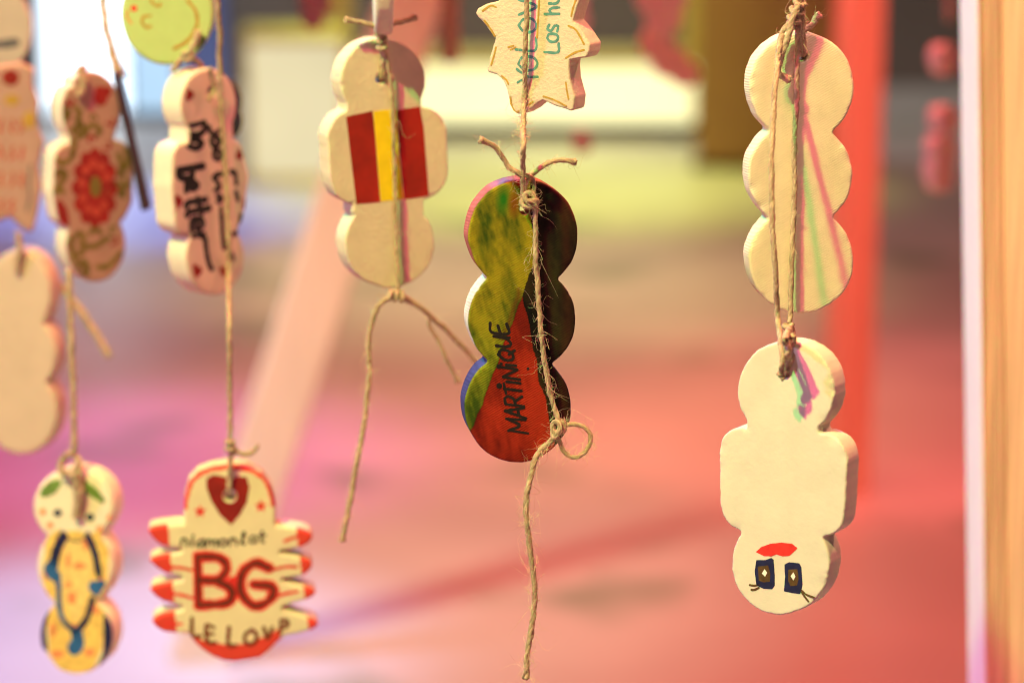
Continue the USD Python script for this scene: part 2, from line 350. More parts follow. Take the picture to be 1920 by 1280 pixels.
def decal(poly, lift=0.00012, h=None):
    out = []
    for q in to_polys(poly):
        q = q.simplify(0.00004)
        if q.geom_type != 'Polygon' or q.is_empty or q.area < 1e-9: continue
        try: m = trimesh.creation.extrude_polygon(q, lift + 0.00004, engine='earcut')
        except Exception: continue
        v = np.array(m.vertices); v = np.column_stack([v[:, 0], -lift + v[:, 2] * 1.0, v[:, 1]])
        out.append((v, np.array(m.faces)[:, ::-1]))
    return join(out) if out else None

def face_shade(c, depth=0.0009):  # puts the shade of a turned front face into its colour
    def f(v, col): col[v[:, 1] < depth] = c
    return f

def make_tag(name, label, cat, pl, poly, material, T=0.014, r=0.0022, h=0.0007, hin=0.003, color=CLAY, painter=None, hole=None, seed=0, rough=0.00025, chips=0, group=None):
    poly = max(to_polys(poly), key=lambda q: q.area)
    if hole: poly = poly.difference(Point(*pl.uv(*hole[:2])).buffer(hole[2] if len(hole) > 2 else 0.0019))
    x = thing(name, label, cat, pl.o, pl.yaw, group or ('blurred tags hanging far behind' if name == 'far_tag' else 'painted and plain tags hanging on twine'))
    v, f = tag_mesh(poly, T, r, h, hin, seed, rough, chips)
    col = np.tile(np.array(color, float), (len(v), 1))
    if painter is not None: painter(v, col)
    body = obj('body', (v, f), material, x, smooth=True, color=col)
    return dict(x=x, pl=pl, poly=poly, body=body, r=r, flat=poly.buffer(-r * 0.75))
def put(t, name, g, material, clip=True, lift=0.00012, label=None, parent=None):
    if clip: g = g.intersection(t['flat'] if clip is True else t['poly'].buffer(-t['r'] * clip))
    m = decal(g, lift)
    return obj(name, m, material, parent or t['x'], label=label) if m is not None else None
def stroke(pl, pts, w, smooth=True):
    """A pen stroke through photograph points, w photograph pixels wide, as a shape on the tag's face."""
    p = np.array(pl.uvs(pts))
    if smooth and len(p) > 2: p = spline(np.column_stack([p, np.zeros(len(p))]), 0.0008)[:, :2]
    k = w * pl.px() / 2
    j = np.random.default_rng(len(p) * 7 + int(pts[0][0])).uniform(0.82, 1.15, len(p))
    return unary_union([LineString(p[i:i + 2]).buffer(k * j[i], quad_segs=4) for i in range(len(p) - 1)])

GLYPH = {  # hand lettering: strokes in a unit box, y up
    'M': [[(0, 0), (0.08, 1)], [(0.08, 1), (0.5, 0.35), (0.92, 1)], [(0.92, 1), (1, 0)]],
    'A': [[(0, 0), (0.45, 1), (0.55, 1), (1, 0)], [(0.2, 0.38), (0.8, 0.38)]],
    'R': [[(0.05, 0), (0.05, 1)], [(0.05, 1), (0.6, 1), (0.85, 0.8), (0.6, 0.5), (0.05, 0.48)], [(0.4, 0.48), (0.95, 0)]],
    'T': [[(0, 1), (1, 0.97)], [(0.5, 1), (0.5, 0)]],
    'I': [[(0.5, 0), (0.5, 0.8)]], 'i': [[(0.5, 0), (0.5, 0.68)], [(0.5, 0.98), (0.53, 1.0)]],
    'N': [[(0.05, 0), (0.1, 1)], [(0.1, 1), (0.9, 0.02)], [(0.9, 0.02), (0.95, 1)]],
    'Q': [[(0.5, 0.98), (0.1, 0.7), (0.15, 0.2), (0.55, 0.03), (0.9, 0.3), (0.9, 0.75), (0.5, 0.98)], [(0.6, 0.3), (1.02, -0.1)]],
    'U': [[(0.08, 1), (0.08, 0.35), (0.4, 0.02), (0.85, 0.25), (0.92, 1)], [(0.92, 1), (0.95, 0.0)]],
    'E': [[(0.95, 0.98), (0.1, 1), (0.08, 0.02), (1, 0)], [(0.1, 0.52), (0.8, 0.52)]],
    'Y': [[(0, 1), (0.5, 0.5)], [(1, 1), (0.5, 0.5), (0.45, 0)]],
    'O': [[(0.5, 1), (0.08, 0.7), (0.12, 0.2), (0.5, 0), (0.9, 0.25), (0.92, 0.75), (0.5, 1)]],
    'L': [[(0.08, 1), (0.05, 0.02), (0.9, 0)]], 'V': [[(0, 1), (0.5, 0), (1, 1)]],
    'o': [[(0.5, 0.68), (0.1, 0.5), (0.15, 0.1), (0.5, 0), (0.88, 0.15), (0.88, 0.55), (0.5, 0.68)]],
    's': [[(0.85, 0.62), (0.4, 0.68), (0.2, 0.5), (0.75, 0.25), (0.7, 0.03), (0.1, 0.06)]],
    'h': [[(0.1, 0), (0.1, 1)], [(0.1, 0.45), (0.5, 0.66), (0.85, 0.45), (0.88, 0)]],
    'u': [[(0.1, 0.65), (0.1, 0.2), (0.45, 0), (0.85, 0.2), (0.88, 0.66)], [(0.88, 0.66), (0.92, 0)]],
    'B': [[(0.05, 0), (0.05, 1)], [(0.05, 1), (0.65, 0.98), (0.85, 0.78), (0.6, 0.54), (0.08, 0.52)], [(0.5, 0.53), (0.95, 0.35), (0.85, 0.08), (0.05, 0)]],
    'G': [[(0.9, 0.9), (0.5, 1), (0.12, 0.75), (0.08, 0.3), (0.45, 0), (0.9, 0.15), (1.0, 0.45), (0.45, 0.5)]],
    'P': [[(0.1, 0), (0.1, 1)], [(0.1, 1), (0.7, 0.98), (0.9, 0.75), (0.65, 0.5), (0.1, 0.5)]],
    'D': [[(0.05, 1), (0.1, 0)], [(0.05, 1), (0.65, 0.9), (0.95, 0.5), (0.65, 0.08), (0.1, 0)]],
    'b': [[(0.1, 1.15), (0.08, 0)], [(0.1, 0.6), (0.7, 0.62), (0.85, 0.3), (0.55, 0), (0.08, 0.02)]],
    'e': [[(0.12, 0.36), (0.85, 0.38), (0.6, 0.68), (0.2, 0.5), (0.2, 0.12), (0.85, 0.05)]],
    't': [[(0.4, 1.1), (0.4, 0.12), (0.85, 0.02)], [(0.0, 0.7), (0.9, 0.72)]],
    'r': [[(0.1, 0.66), (0.15, 0)], [(0.13, 0.4), (0.5, 0.68), (0.95, 0.6)]],
    'n': [[(0.1, 0.65), (0.1, 0)], [(0.1, 0.42), (0.5, 0.66), (0.85, 0.4), (0.9, 0)]],
    'a': [[(0.85, 0.65), (0.3, 0.6), (0.12, 0.25), (0.45, 0), (0.85, 0.3), (0.88, 0.65), (0.95, 0)]],
    'm': [[(0.05, 0.65), (0.05, 0)], [(0.05, 0.45), (0.3, 0.65), (0.5, 0.4), (0.5, 0)], [(0.5, 0.42), (0.78, 0.65), (0.95, 0.4), (0.97, 0)]],
    'l': [[(0.2, 0.1), (0.6, 0.9), (0.45, 1.15), (0.3, 0.9), (0.4, 0.1), (0.8, 0.05)]],
    'S': [[(0.85, 0.9), (0.4, 1), (0.15, 0.75), (0.75, 0.35), (0.7, 0.05), (0.1, 0.08)]],
}
def glyph(pl, ch, origin, along, up, w, jit=0.03, seed=0):
    g = np.random.default_rng(seed); o, a, u = map(lambda z: np.array(z, float), (origin, along, up))
    return unary_union([stroke(pl, [tuple(o + a * (x + g.normal() * jit) + u * (y + g.normal() * jit)) for x, y in st], w) for st in GLYPH[ch]])

def twine(name, label, group=None): return thing(name, label, 'twine', group=group or ('blurred twines far behind' if name == 'far_twine' else 'twines the tags hang from'))
def cord(tw, pts, name='cord', seed=0, R=0.00112, frayed=0.0, label=None, material=None, **k):
    R *= 1.08
    v, f, c = rope(pts, R=R, seed=seed, frayed=frayed, **k)
    return obj(name, (v, f), material or M['jute'], tw, smooth=True, label=label, color=c)
def hairs(tw, paths, n, seed, lo=0.002, hi=0.008):
    obj('loose_fibres', fibres(paths, n, lo, hi, seed), M['jute_fibre'], tw, kind='stuff')
def knot_path(c, ax, r, turns=2.0, h=0.004, seed=0, tilt=0.5):
    """A wrapped knot: the twine winds round the axis ax at c and crosses over itself."""
    g = np.random.default_rng(seed); ax = np.array(ax, float); ax /= np.linalg.norm(ax)
    e = np.cross(ax, [0.2, 1, 0.1]); e /= np.linalg.norm(e); f = np.cross(ax, e)
    t = np.linspace(0, 1, int(12 * turns)); a = 2 * math.pi * turns * t
    z = h * (t - 0.5) + tilt * r * np.sin(a + 0.7)
    return [np.array(c) + ax * zz + (e * math.cos(aa) + f * math.sin(aa)) * r * (1 + 0.12 * g.normal()) for zz, aa in zip(z, a)]

# ================================================================== THE SETTING
def sheet(x0, y0, x1, y1, z):
    return np.array([[x0, y0, z], [x1, y0, z], [x1, y1, z], [x0, y1, z]]), np.array([[0, 1, 2], [0, 2, 3]])
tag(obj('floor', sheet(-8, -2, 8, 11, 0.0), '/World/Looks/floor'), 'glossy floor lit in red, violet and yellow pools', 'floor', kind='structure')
obj('back_wall', box(0, 10.6, 1.7, 16, 0.2, 3.4), M['wall'])
tag(stage.GetPrimAtPath('/World/back_wall'), 'dark blurred wall behind the glowing bench', 'wall', kind='structure')

# glowing bench: long lit front panel over a plinth blackened for the shade beneath
y0 = floor_at(1000, 262)[1]
xl, xr = at_y(640, 200, y0)[0], at_y(1312, 200, y0)[0]; zt, zb = at_y(1000, 112, y0)[2], at_y(1000, 244, y0)[2]
b = thing('lit_bench', 'long low bench with a glowing pale yellow front panel over a plinth darkened for the shade beneath', 'bench', ((xl + xr) / 2, y0 + 0.25, 0))
w = xr - xl; tw_ = 0.022
obj('panel', box(0, -0.25 + 0.006, (zt + zb) / 2, w - 2 * tw_, 0.012, zt - zb - 2 * tw_), M['bench_glow'], b)
obj('top', box(0, 0.0, zt - tw_ / 2, w, 0.50, tw_), M['bench_trim'], b)
obj('bottom_rail', box(0, 0.0, zb + tw_ / 2, w, 0.50, tw_), M['plinth'], b)  # near black too, part of the shade line under the panel
for sx in (-1, 1): obj('side_rail', box(sx * (w / 2 - tw_ / 2), 0, (zt + zb) / 2, tw_, 0.50, zt - zb - 2 * tw_ - 0.002), M['bench_trim'], b)
obj('plinth', box(0, 0.06, zb / 2, w - 0.06, 0.36, zb), M['plinth'], b)

# pale glowing cube on the left, nearer than the bench
y1 = floor_at(520, 345)[1]
xl, xr = at_y(448, 200, y1)[0], at_y(640, 200, y1)[0]; zt = at_y(520, 66, y1)[2]
b = thing('lit_box', 'tall pale cream glowing box left of the long lit bench', 'light box', ((xl + xr) / 2, y1 + 0.2, 0), 0.10)
obj('panel', box(0, -0.2 + 0.006, zt / 2, xr - xl - 0.03, 0.012, zt - 0.05), M['box_glow'], b)
obj('top', box(0, 0, zt - 0.011, xr - xl, 0.42, 0.022), M['bench_trim'], b)
for sx in (-1, 1): obj('side_panel', box(sx * ((xr - xl) / 2 - 0.007), 0.012, zt / 2 - 0.012, 0.014, 0.38, zt - 0.026), M['bench_trim'], b)
obj('bottom_rail', box(0, -0.02, 0.012, xr - xl - 0.03, 0.37, 0.024), M['bench_trim'], b)

# bright screen at far left: two tall bright panes and a bluish one in a dark frame
y2 = 9.2
def pane(px0, px1, py0, py1): 
    a, c = at_y(px0, py1, y2), at_y(px1, py0, y2); return a[0], c[0], a[2], c[2]
X0, X1, _, Z1 = pane(66, 424, 190, -330); X0, X1, Z1 = at_y(66, 0, y2)[0], at_y(424, 0, y2)[0], at_y(66, -330, y2)[2]
b = thing('bright_window', 'tall bluish white window glowing at the far left', 'window', ((X0 + X1) / 2, y2, 0))
cx = (X0 + X1) / 2
zlow = 0.03
for (p0, p1, m_) in ((78, 137, 'screen_glow'), (142, 232, 'screen_glow'), (240, 330, 'screen_blue'), (338, 420, 'screen_dim')):
    a, c, _, _ = pane(p0, p1, 0, 0)
    obj('pane', box((a + c) / 2 - cx, 0.0, (zlow + Z1) / 2, c - a, 0.012, Z1 - zlow - 0.02), M[m_], b)
for px in (72, 139.5, 236, 334, 424):
    q = at_y(px, 0, y2)[0]
    obj('mullion', box(q - cx, -0.004, (0 + Z1) / 2, 0.011, 0.03, Z1), M['frame_dark'], b)
obj('sill', box(0, -0.004, zlow / 2, X1 - X0, 0.05, zlow - 0.002), M['frame_dark'], b)

# brown column right of the bench, its left side catching the bench's yellow light
y3 = floor_at(1440, 318)[1]
xl, xr = at_y(1335, 200, y3)[0], at_y(1572, 200, y3)[0]
b = thing('column', 'wide brown square column right of the glowing bench', 'column', ((xl + xr) / 2, y3 + 0.2, 0), -0.18)
obj('shaft', box(0, 0, 1.66, xr - xl + 0.03, 0.42, 3.28, 0.008), M['column'], b)
obj('base', box(0, 0, 0.011, xr - xl + 0.05, 0.44, 0.018), M['plinth'], b)
# narrow yellow lit post between bench and column
for xpx, lab in ((1300, 'narrow yellow post at the right end of the lit bench'), (640, 'narrow yellow post at the left end of the lit bench')):
  xa = at_y(xpx, 100, 8.75)[0]
  b = thing('yellow_post', lab, 'post', (xa, 8.75, 0), 0, 'narrow yellow posts by the lit bench')
  obj('shaft', box(0, 0, 1.5, 0.08, 0.08, 3.0, 0.004), M['bench_trim'], b)
  obj('foot', box(0, 0, 0.006, 0.14, 0.14, 0.010), M['plinth'], b)

# timber legs standing on the floor
def timber(name, label, foot, top, wid, dep, rz, wood='pine'):
    """A board leg from foot to top (points of its axis), with arrised edges and a cut foot."""
    foot, top = np.array(foot), np.array(top); d = top - foot; L = np.linalg.norm(d)
    m = box(0, 0, L / 2, wid, dep, L, 0.003)
    z = d / L; x = np.array([math.cos(rz), math.sin(rz), 0]); x -= z * x.dot(z); x /= np.linalg.norm(x); y = np.cross(z, x)
    T = np.eye(4); T[:3, 0], T[:3, 1], T[:3, 2] = x, y, z
    m.apply_transform(T)
    v = np.array(m.vertices); low = v[:, 2] < 0.03
    v[low, 2] = np.where(v[low, 2] < 0.012, 0.0, v[low, 2])
    t = thing(name, label, 'timber leg', foot)
    obj('board', (v, m.faces), M[wood], t)
    return t, T
fl = floor_at(372, 1236); tl = at_y(772, 0, fl[1]); tl = fl + (tl - fl) * 1.35
timber('leaning_timber', 'pale peach leaning timber leg behind the flag tag', fl, tl, 0.080, 0.045, 0.06, 'lit_pine')
fr = floor_at(1585, 925); tr_ = at_y(1622, 0, fr[1]); tr_[0] = at_y(1612, 0, fr[1])[0]; tr_ = fr + (tr_ - fr) * 1.5
timber('red_lit_timber', 'upright red lit timber leg behind the two right tags', fr, tr_, 0.068, 0.050, 0.55)

# plywood upright close on the right: white edge strip, layered grooves and a flat face
yp = P(1836, 640, 1.36)[1]
pb, pt_ = at_y(1846, 1280, yp), at_y(1831, 0, yp)
dirp = (pt_ - pb) / (pt_ - pb)[2]
pz = pb - dirp * pb[2]
t = thing('plywood_upright', 'peach plywood upright with white painted edge along the right side', 'board', pz)
def sheared(m):
    v = np.array(m.vertices); v[:, :2] += np.outer(v[:, 2], dirp[:2]); return v, np.array(m.faces)
H = 2.0; pxw = 1.36 / FPX
obj('white_edge', sheared(box(0.0006, 0.026, H / 2, 0.0012, 0.052, H, 0.0004)), M['white_edge'], t)
xx = 0.0013
for k in range(6):
    wk = (5.5 + (k % 3) * 1.2) * pxw
    obj('ply', sheared(box(xx + wk / 2, 0.026 + 0.0004 * (k % 2), H / 2, wk - 0.0003, 0.05, H, 0.0004)), M['ply' if k % 2 == 0 else 'ply_dark'], t)
    xx += wk
obj('face', sheared(box(xx + 0.055, 0.0275, H / 2, 0.11, 0.05, H, 0.0006)), M['ply'], t)

# ================================================================== THE TAGS
D1 = 1.03
# ---- the Martinique flag tag, in focus
pl = Plane(978, 600, D1, 9)
martinique_pl = pl
poly = unary_union([pl.ring(981, 441, 103, 105), pl.ring(979, 599, 101, 100), pl.ring(971, 764, 100, 103)])
poly = poly.buffer(0.0012).buffer(-0.0012)
def paint_martinique(v, col):
    x, y, z = v.T
    A = np.array(pl.uv(978, 556)); B0 = np.array(pl.uv(881, 812)); B1 = np.array(pl.uv(1033, 800)); TP = np.array(pl.uv(996, 330)); TQ = np.array(pl.uv(1000, 490))
    a = x * math.cos(0.25) + z * math.sin(0.25); b = -x * math.sin(0.25) + z * math.cos(0.25)     # strokes lean a little
    nb = fb(np.column_stack([a * 170, b * 52, y * 0])); nf = fb(np.column_stack([a * 700, b * 260, y * 0 + 3])); nw = fb(np.column_stack([x * 110, z * 110, y * 0 + 9])) * 0.0006
    big = fb(np.column_stack([a * 70, b * 30, y * 0 + 5]))
    st = np.clip(0.5 + 0.42 * nb + 0.20 * nf + 0.35 * big, 0, 1)[:, None]
    lows = np.clip((pl.uv(900, 560)[1] - z) / 0.03, 0, 1)[:, None]
    green = (1 - st) * np.array([0.045, 0.095, 0.004]) + st * (np.array([0.40, 0.33, 0.012]) * (1 - 0.55 * lows) + np.array([0.24, 0.36, 0.02]) * 0.55 * lows)
    red = (1 - st) * np.array([0.20, 0.008, 0.003]) + st * np.array([0.46, 0.030, 0.010])
    black = (1 - st) * np.array([0.0015, 0.001, 0.001]) + st * np.array([0.032, 0.020, 0.006])
    q = (x - pl.uv(1003, 600)[0] - (z - pl.uv(1003, 600)[1]) * 0.02) / pl.px()
    gb = np.exp(-((q - 36 - 6 * big) / 9) ** 2)[:, None] * np.clip(0.6 + 0.5 * nb, 0, 1)[:, None]
    rb = np.exp(-((q - 56 - 8 * big) / 11) ** 2)[:, None]
    black = black + gb * np.array([0.0, 0.012, 0.001]) + rb * np.array([0.022, 0.001, 0.001])
    rim_ = np.clip(1 - np.abs(shapely.distance(shapely.points(np.column_stack([x, z])), poly.exterior)) / 0.0016, 0, 1)[:, None] * (z > pl.uv(900, 420)[1])[:, None]
    black = black + rim_ * np.array([0.10, 0.008, 0.008])
    xw = x + nw
    def side(p, q): return (q[0] - p[0]) * (z - p[1]) - (q[1] - p[1]) * (xw - p[0])       # > 0: left of p->q
    xb = np.interp(z, sorted([TP[1], TQ[1], A[1], B1[1], pl.uv(1046, 860)[1]]), [a for _, a in sorted([(TP[1], TP[0]), (TQ[1], TQ[0]), (A[1], A[0]), (B1[1], B1[0]), (pl.uv(1046, 860)[1], pl.uv(1046, 860)[0])])])
    c = np.where((xw > xb)[:, None], black, green)
    xl_ = np.interp(z, [B0[1] - 0.03, B0[1], A[1]], [B0[0] - 0.02, B0[0], A[0]])
    rd = (xw > xl_) & (xw < xb) & (z < A[1])
    fr_ = np.clip(1 - np.abs(xw - xl_ + 0.0014) / 0.0016, 0, 1)[:, None] * ((z < A[1] + 0.004) & (z > pl.uv(900, 640)[1]) & (xw < xb))[:, None]
    c = c * (1 - 0.8 * fr_) + 0.8 * fr_ * np.array([0.15, 0.055, 0.006])
    c = np.where(rd[:, None], red, c)
    seam = np.clip(1 - np.abs(xw - xl_) / 0.0007, 0, 1) * (z < A[1]) * (xw < xb)
    c = c * (1 - 0.45 * seam[:, None])
    for (px, py, rx, ry, cc) in ((944, 374, 14, 28, (0.02, 0.19, 0.01)), (964, 382, 11, 26, (0.25, 0.085, 0.006)), (975, 344, 16, 9, (0.30, 0.02, 0.01))):
        u = pl.uv(px, py); k = pl.px(); w_ = np.clip(1.25 - np.sqrt(((x - u[0]) / (rx * k)) ** 2 + ((z - u[1]) / (ry * k)) ** 2), 0, 1)[:, None] ** 0.7
        c = c * (1 - w_) + w_ * np.array(cc)
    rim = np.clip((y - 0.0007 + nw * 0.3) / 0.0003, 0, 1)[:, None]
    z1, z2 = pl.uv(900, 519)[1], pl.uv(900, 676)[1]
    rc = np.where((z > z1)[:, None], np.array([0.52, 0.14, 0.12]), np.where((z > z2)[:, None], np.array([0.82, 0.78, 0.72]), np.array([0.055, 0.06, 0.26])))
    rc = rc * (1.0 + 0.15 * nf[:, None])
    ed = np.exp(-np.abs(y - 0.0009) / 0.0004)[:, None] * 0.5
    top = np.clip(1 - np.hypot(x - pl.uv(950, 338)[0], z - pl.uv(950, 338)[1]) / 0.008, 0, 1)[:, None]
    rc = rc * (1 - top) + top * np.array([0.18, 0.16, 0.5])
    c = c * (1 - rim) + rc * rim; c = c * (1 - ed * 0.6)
    col[:] = np.clip(c, 0.001, 1)
tm = make_tag('flag_tag', 'green, red and black painted three lobed tag lettered MARTINIQUE', 'tag', pl, poly, M['clay_painted'], r=0.0011, h=0.0005, hin=0.00042, painter=paint_martinique, hole=(986, 393, 0.0025), seed=3, rough=0.0003, chips=14)
spots = [('M', 990, 812, 36, 27), ('A', 987, 784, 34, 20), ('R', 982, 762, 33, 20), ('T', 979, 741, 32, 19), ('I', 976, 723, 31, 10), ('N', 974, 712, 30, 22), ('i', 969, 690, 28, 9), ('Q', 966, 678, 30, 22), ('U', 960, 652, 30, 20), ('E', 954, 627, 32, 20)]
for k, (ch, x, y, up, w_) in enumerate(spots):
    put(tm, 'letter', glyph(pl, ch, (x, y), (-w_ * 0.20, -w_ * 0.98), (-up * 0.995, up * 0.02 - 4), 5.4, 0.02, k), M['black_ink'], lift=0.0001)
for x, y, r_ in ((936, 723, 5.5), (935, 687, 4.5)): put(tm, 'ink_dot', pl.ring(x, y, r_), M['black_ink'], lift=0.0001)
put(tm, 'ink_dot', pl.ring(990, 691, 2.6), M['black_ink'], lift=0.0001)

# ---- Spanish flag tag, a little behind
pl = Plane(726, 320, 1.165, 24)
poly = unary_union([pl.ring(718, 152, 80, 80), pl.rrect([(611, 206), (838, 200), (842, 372), (622, 386)], 62), pl.ring(731, 457, 84, 83), pl.poly([(650, 190), (790, 190), (795, 400), (662, 400)])])
poly = poly.buffer(0.0010).buffer(-0.0010)
ts = make_tag('flag_tag', 'cream three part tag with red, yellow and red painted stripes', 'tag', pl, poly, M['clay_grain'], r=0.0009, h=0.0007, hin=0.0015, hole=(714, 148, 0.0022), seed=5, rough=0.0005, chips=10, color=(0.80, 0.70, 0.52))
put(ts, 'red_stripe', pl.poly([(649, 219), (698, 208), (701, 230), (713, 379), (690, 381), (668, 383)]), M['flag_red'])
put(ts, 'yellow_stripe', pl.poly([(700, 209), (742, 204), (748, 290), (757, 373), (714, 378)]), M['flag_yellow'])
put(ts, 'red_stripe', pl.poly([(743, 207), (787, 200), (794, 240), (804, 367), (780, 371), (758, 374), (750, 290)]), M['flag_red'])

# ---- edge-on tag hanging above it
pl = Plane(700, -90, 1.139, -85)
po = pl.o; k = 1.165 / FPX
poly = unary_union([Point(0, 0.030).buffer(0.0285), Point(0, -0.0105).buffer(0.0285)])
te = make_tag('plain_tag', 'plain tag hanging edge on above the striped flag tag', 'tag', pl, poly.buffer(0.001).buffer(-0.001), M['clay_grain'], T=0.0085, r=0.0018, h=0.0007, hin=0.003, hole=None, seed=6)

# ---- sun shaped tag with handwriting
pl = Plane(1000, 40, 1.04, -25)
poly = pl.poly([(935, 2), (912, 8), (896, 16), (891, 25), (896, 34), (904, 42), (928, 73), (920, 100), (913, 130), (915, 136), (931, 141), (943, 152), (950, 168), (955, 194), (962, 208), (970, 214), (979, 214), (988, 209), (1017, 188), (1040, 199), (1069, 208), (1075, 205), (1078, 183), (1069, 150), (1067, 125), (1069, 113), (1098, 108), (1105, 98), (1107, 84), (1094, 62), (1075, 40), (1080, 20), (1087, -2), (1094, -40), (1108, -62), (1102, -78), (1066, -82), (1058, -100), (1070, -140), (1058, -148), (1020, -128), (995, -152), (975, -158), (968, -140), (960, -112), (920, -118), (906, -108), (926, -60), (930, -30)]).buffer(-0.0006).buffer(0.0006)
ty = make_tag('sun_tag', 'cream sun shaped tag with teal handwriting above the Martinique tag', 'tag', pl, poly, M['clay_grain'], T=0.0125, r=0.0009, h=0.0006, hin=0.0015, seed=8, rough=0.00035, chips=12, color=(0.74, 0.60, 0.47))
for k, (ch, x, y, up, w_) in enumerate([('Y', 1009, 156, 38, 26), ('O', 1008, 134, 36, 28), ('L', 1004, 96, 36, 28), ('O', 1006, 62, 34, 28), ('V', 1006, 28, 34, 28), ('E', 1006, -4, 34, 24)]):
    put(ty, 'letter', glyph(pl, ch, (x, y), (0, -w_), (-up, 0), 4.6, 0.02, 30 + k), M['teal_ink'], lift=0.00010)
for k, (ch, x, y, up, w_) in enumerate([('L', 1047, 99, 27, 19), ('o', 1046, 80, 29, 18), ('s', 1047, 61, 29, 16), ('h', 1049, 28, 28, 15), ('u', 1048, 9, 28, 16), ('m', 1048, -12, 26, 18)]):
    put(ty, 'letter', glyph(pl, ch, (x, y), (0, -w_), (-up, 0), 4.8, 0.02, 40 + k), M['teal_ink'], lift=0.00010)
for d_ in ([(905, 21), (920, 11), (930, 14)], [(908, 39), (918, 52), (928, 68)], [(930, 89), (926, 106), (921, 122)], [(941, 143), (950, 151), (953, 158)], [(957, 183), (959, 198), (966, 210)], [(988, 199), (999, 191)], [(1019, 181), (1040, 188), (1061, 199)], [(1061, 155), (1063, 170), (1066, 186)], [(1061, 109), (1078, 99), (1095, 94)], [(1066, 49), (1080, 57), (1095, 83)], [(1071, 31), (1075, 14), (1081, -4)], [(953, 89), (963, 86)], [(957, 94), (967, 89)], [(1011, 2), (1009, 40), (1007, 71)], [(969, 211), (973, 208)]):
    put(ty, 'ochre_dash', stroke(pl, d_, 3.6), M['ochre_ink'], clip=0.25)

# ---- upper right plain tag of three discs, woven texture
pl = Plane(1503, 325, 1.03, 6)
poly = unary_union([pl.ring(1504, 164, 98, 103), pl.ring(1501, 328, 98, 100), pl.ring(1503, 489, 98, 99)]).buffer(0.0016).buffer(-0.0016)
tu = make_tag('plain_tag', 'blank cream three disc tag with fine woven texture at upper right', 'tag', pl, poly, M['clay_weave'], r=0.0013, h=0.0005, hin=0.002, hole=(1506, 104, 0.0022), seed=9, rough=0.00055, chips=46, color=(0.82, 0.71, 0.50))

# ---- lower right face tag, upside down face
pl = Plane(1470, 900, 1.012, -35)
poly = unary_union([pl.ring(1473, 733, 91, 93), pl.rrect([(1346, 800), (1593, 815), (1581, 1008), (1351, 996)], 52), pl.ring(1463, 1056, 92, 96), pl.poly([(1400, 780), (1535, 800), (1540, 1030), (1390, 1010)])]).buffer(0.0012).buffer(-0.0012)
tf = make_tag('face_tag', 'cream three part tag with upside down painted face at lower right', 'tag', pl, poly, M['clay'], T=0.0112, r=0.0010, h=0.0006, hin=0.002, hole=(1470, 700, 0.0020), seed=12, rough=0.0005, chips=34, color=(0.74, 0.68, 0.57))
put(tf, 'mouth', pl.poly([(1418, 1034), (1428, 1025), (1445, 1019), (1465, 1017), (1485, 1019), (1495, 1027), (1488, 1034), (1480, 1041), (1468, 1042), (1456, 1038), (1446, 1042), (1432, 1041)]).buffer(0.0002).buffer(-0.0001), M['red_ink'], label='red painted mouth above the eyes')
for pts, inner, dia in (([(1419, 1050), (1436, 1050), (1446, 1046), (1450, 1049), (1452, 1078), (1452, 1097), (1447, 1103), (1432, 1102), (1419, 1096), (1416, 1070)], [(1422, 1062), (1440, 1060), (1444, 1075), (1443, 1089), (1432, 1090), (1424, 1087)], [(1434, 1066), (1439, 1073), (1435, 1080), (1429, 1074)]),
                        ([(1472, 1058), (1480, 1054), (1498, 1056), (1502, 1063), (1504, 1095), (1500, 1112), (1486, 1110), (1471, 1107), (1473, 1080), (1472, 1066)], [(1479, 1068), (1495, 1067), (1497, 1084), (1494, 1096), (1483, 1097), (1479, 1088)], [(1488, 1072), (1492, 1080), (1488, 1087), (1483, 1079)])):
    e = put(tf, 'eye', pl.poly(pts).buffer(0.0003).buffer(-0.0001), M['navy_ink'])
    put(tf, 'iris', pl.poly(inner).buffer(0.0002), M['brown_ink'], lift=0.00020, parent=e)
    put(tf, 'glint', pl.poly(dia), M['white_ink'], lift=0.00028, parent=e)
for a in ([(1424, 1096), (1414, 1097), (1406, 1096)], [(1423, 1101), (1415, 1105), (1409, 1105)], [(1503, 1106), (1512, 1114), (1528, 1120)], [(1503, 1110), (1510, 1119), (1516, 1127)]):
    put(tf, 'eyelash', stroke(pl, a, 3.6), M['brown_ink'])

# ---- "Do better" tag
pl = Plane(400, 345, 1.27, 47)
poly = unary_union([pl.ring(392, 196, 53, 68), pl.rrect([(325, 268), (452, 262), (468, 330), (455, 430), (330, 442), (322, 350)], 36), pl.ring(404, 482, 55, 72), pl.poly([(352, 230), (438, 230), (450, 450), (356, 450)])]).buffer(0.001).buffer(-0.001)
td = make_tag('lettered_tag', 'pink lit three lobed tag lettered Do better with small red hearts', 'tag', pl, poly, M['clay'], T=0.0165, r=0.0018, h=0.0009, hin=0.003, hole=(398, 172, 0.0022), seed=14, color=(0.84, 0.72, 0.58), painter=face_shade((0.68, 0.48, 0.40)))  # front coloured darker than the rim, for its turn from the lamps
for k, (ch, x, y, up, w_, st) in enumerate([('D', 354, 236, 26, 22, 7), ('o', 360, 262, 26, 20, 7), ('b', 342, 318, 30, 24, 8), ('e', 350, 338, 26, 24, 7), ('t', 353, 376, 26, 14, 7), ('t', 356, 392, 28, 16, 7), ('e', 361, 408, 28, 30, 7), ('r', 366, 440, 26, 24, 6)]):
    put(td, 'letter', glyph(pl, ch, (x - 7, y), (w_ * 0.14, w_), (up * 1.35, -up * 0.25), st * 1.45, 0.03, 60 + k), M['black_ink'])
put(td, 'letter', stroke(pl, [(385, 455), (388, 478), (393, 498), (397, 504)], 9), M['black_ink'])
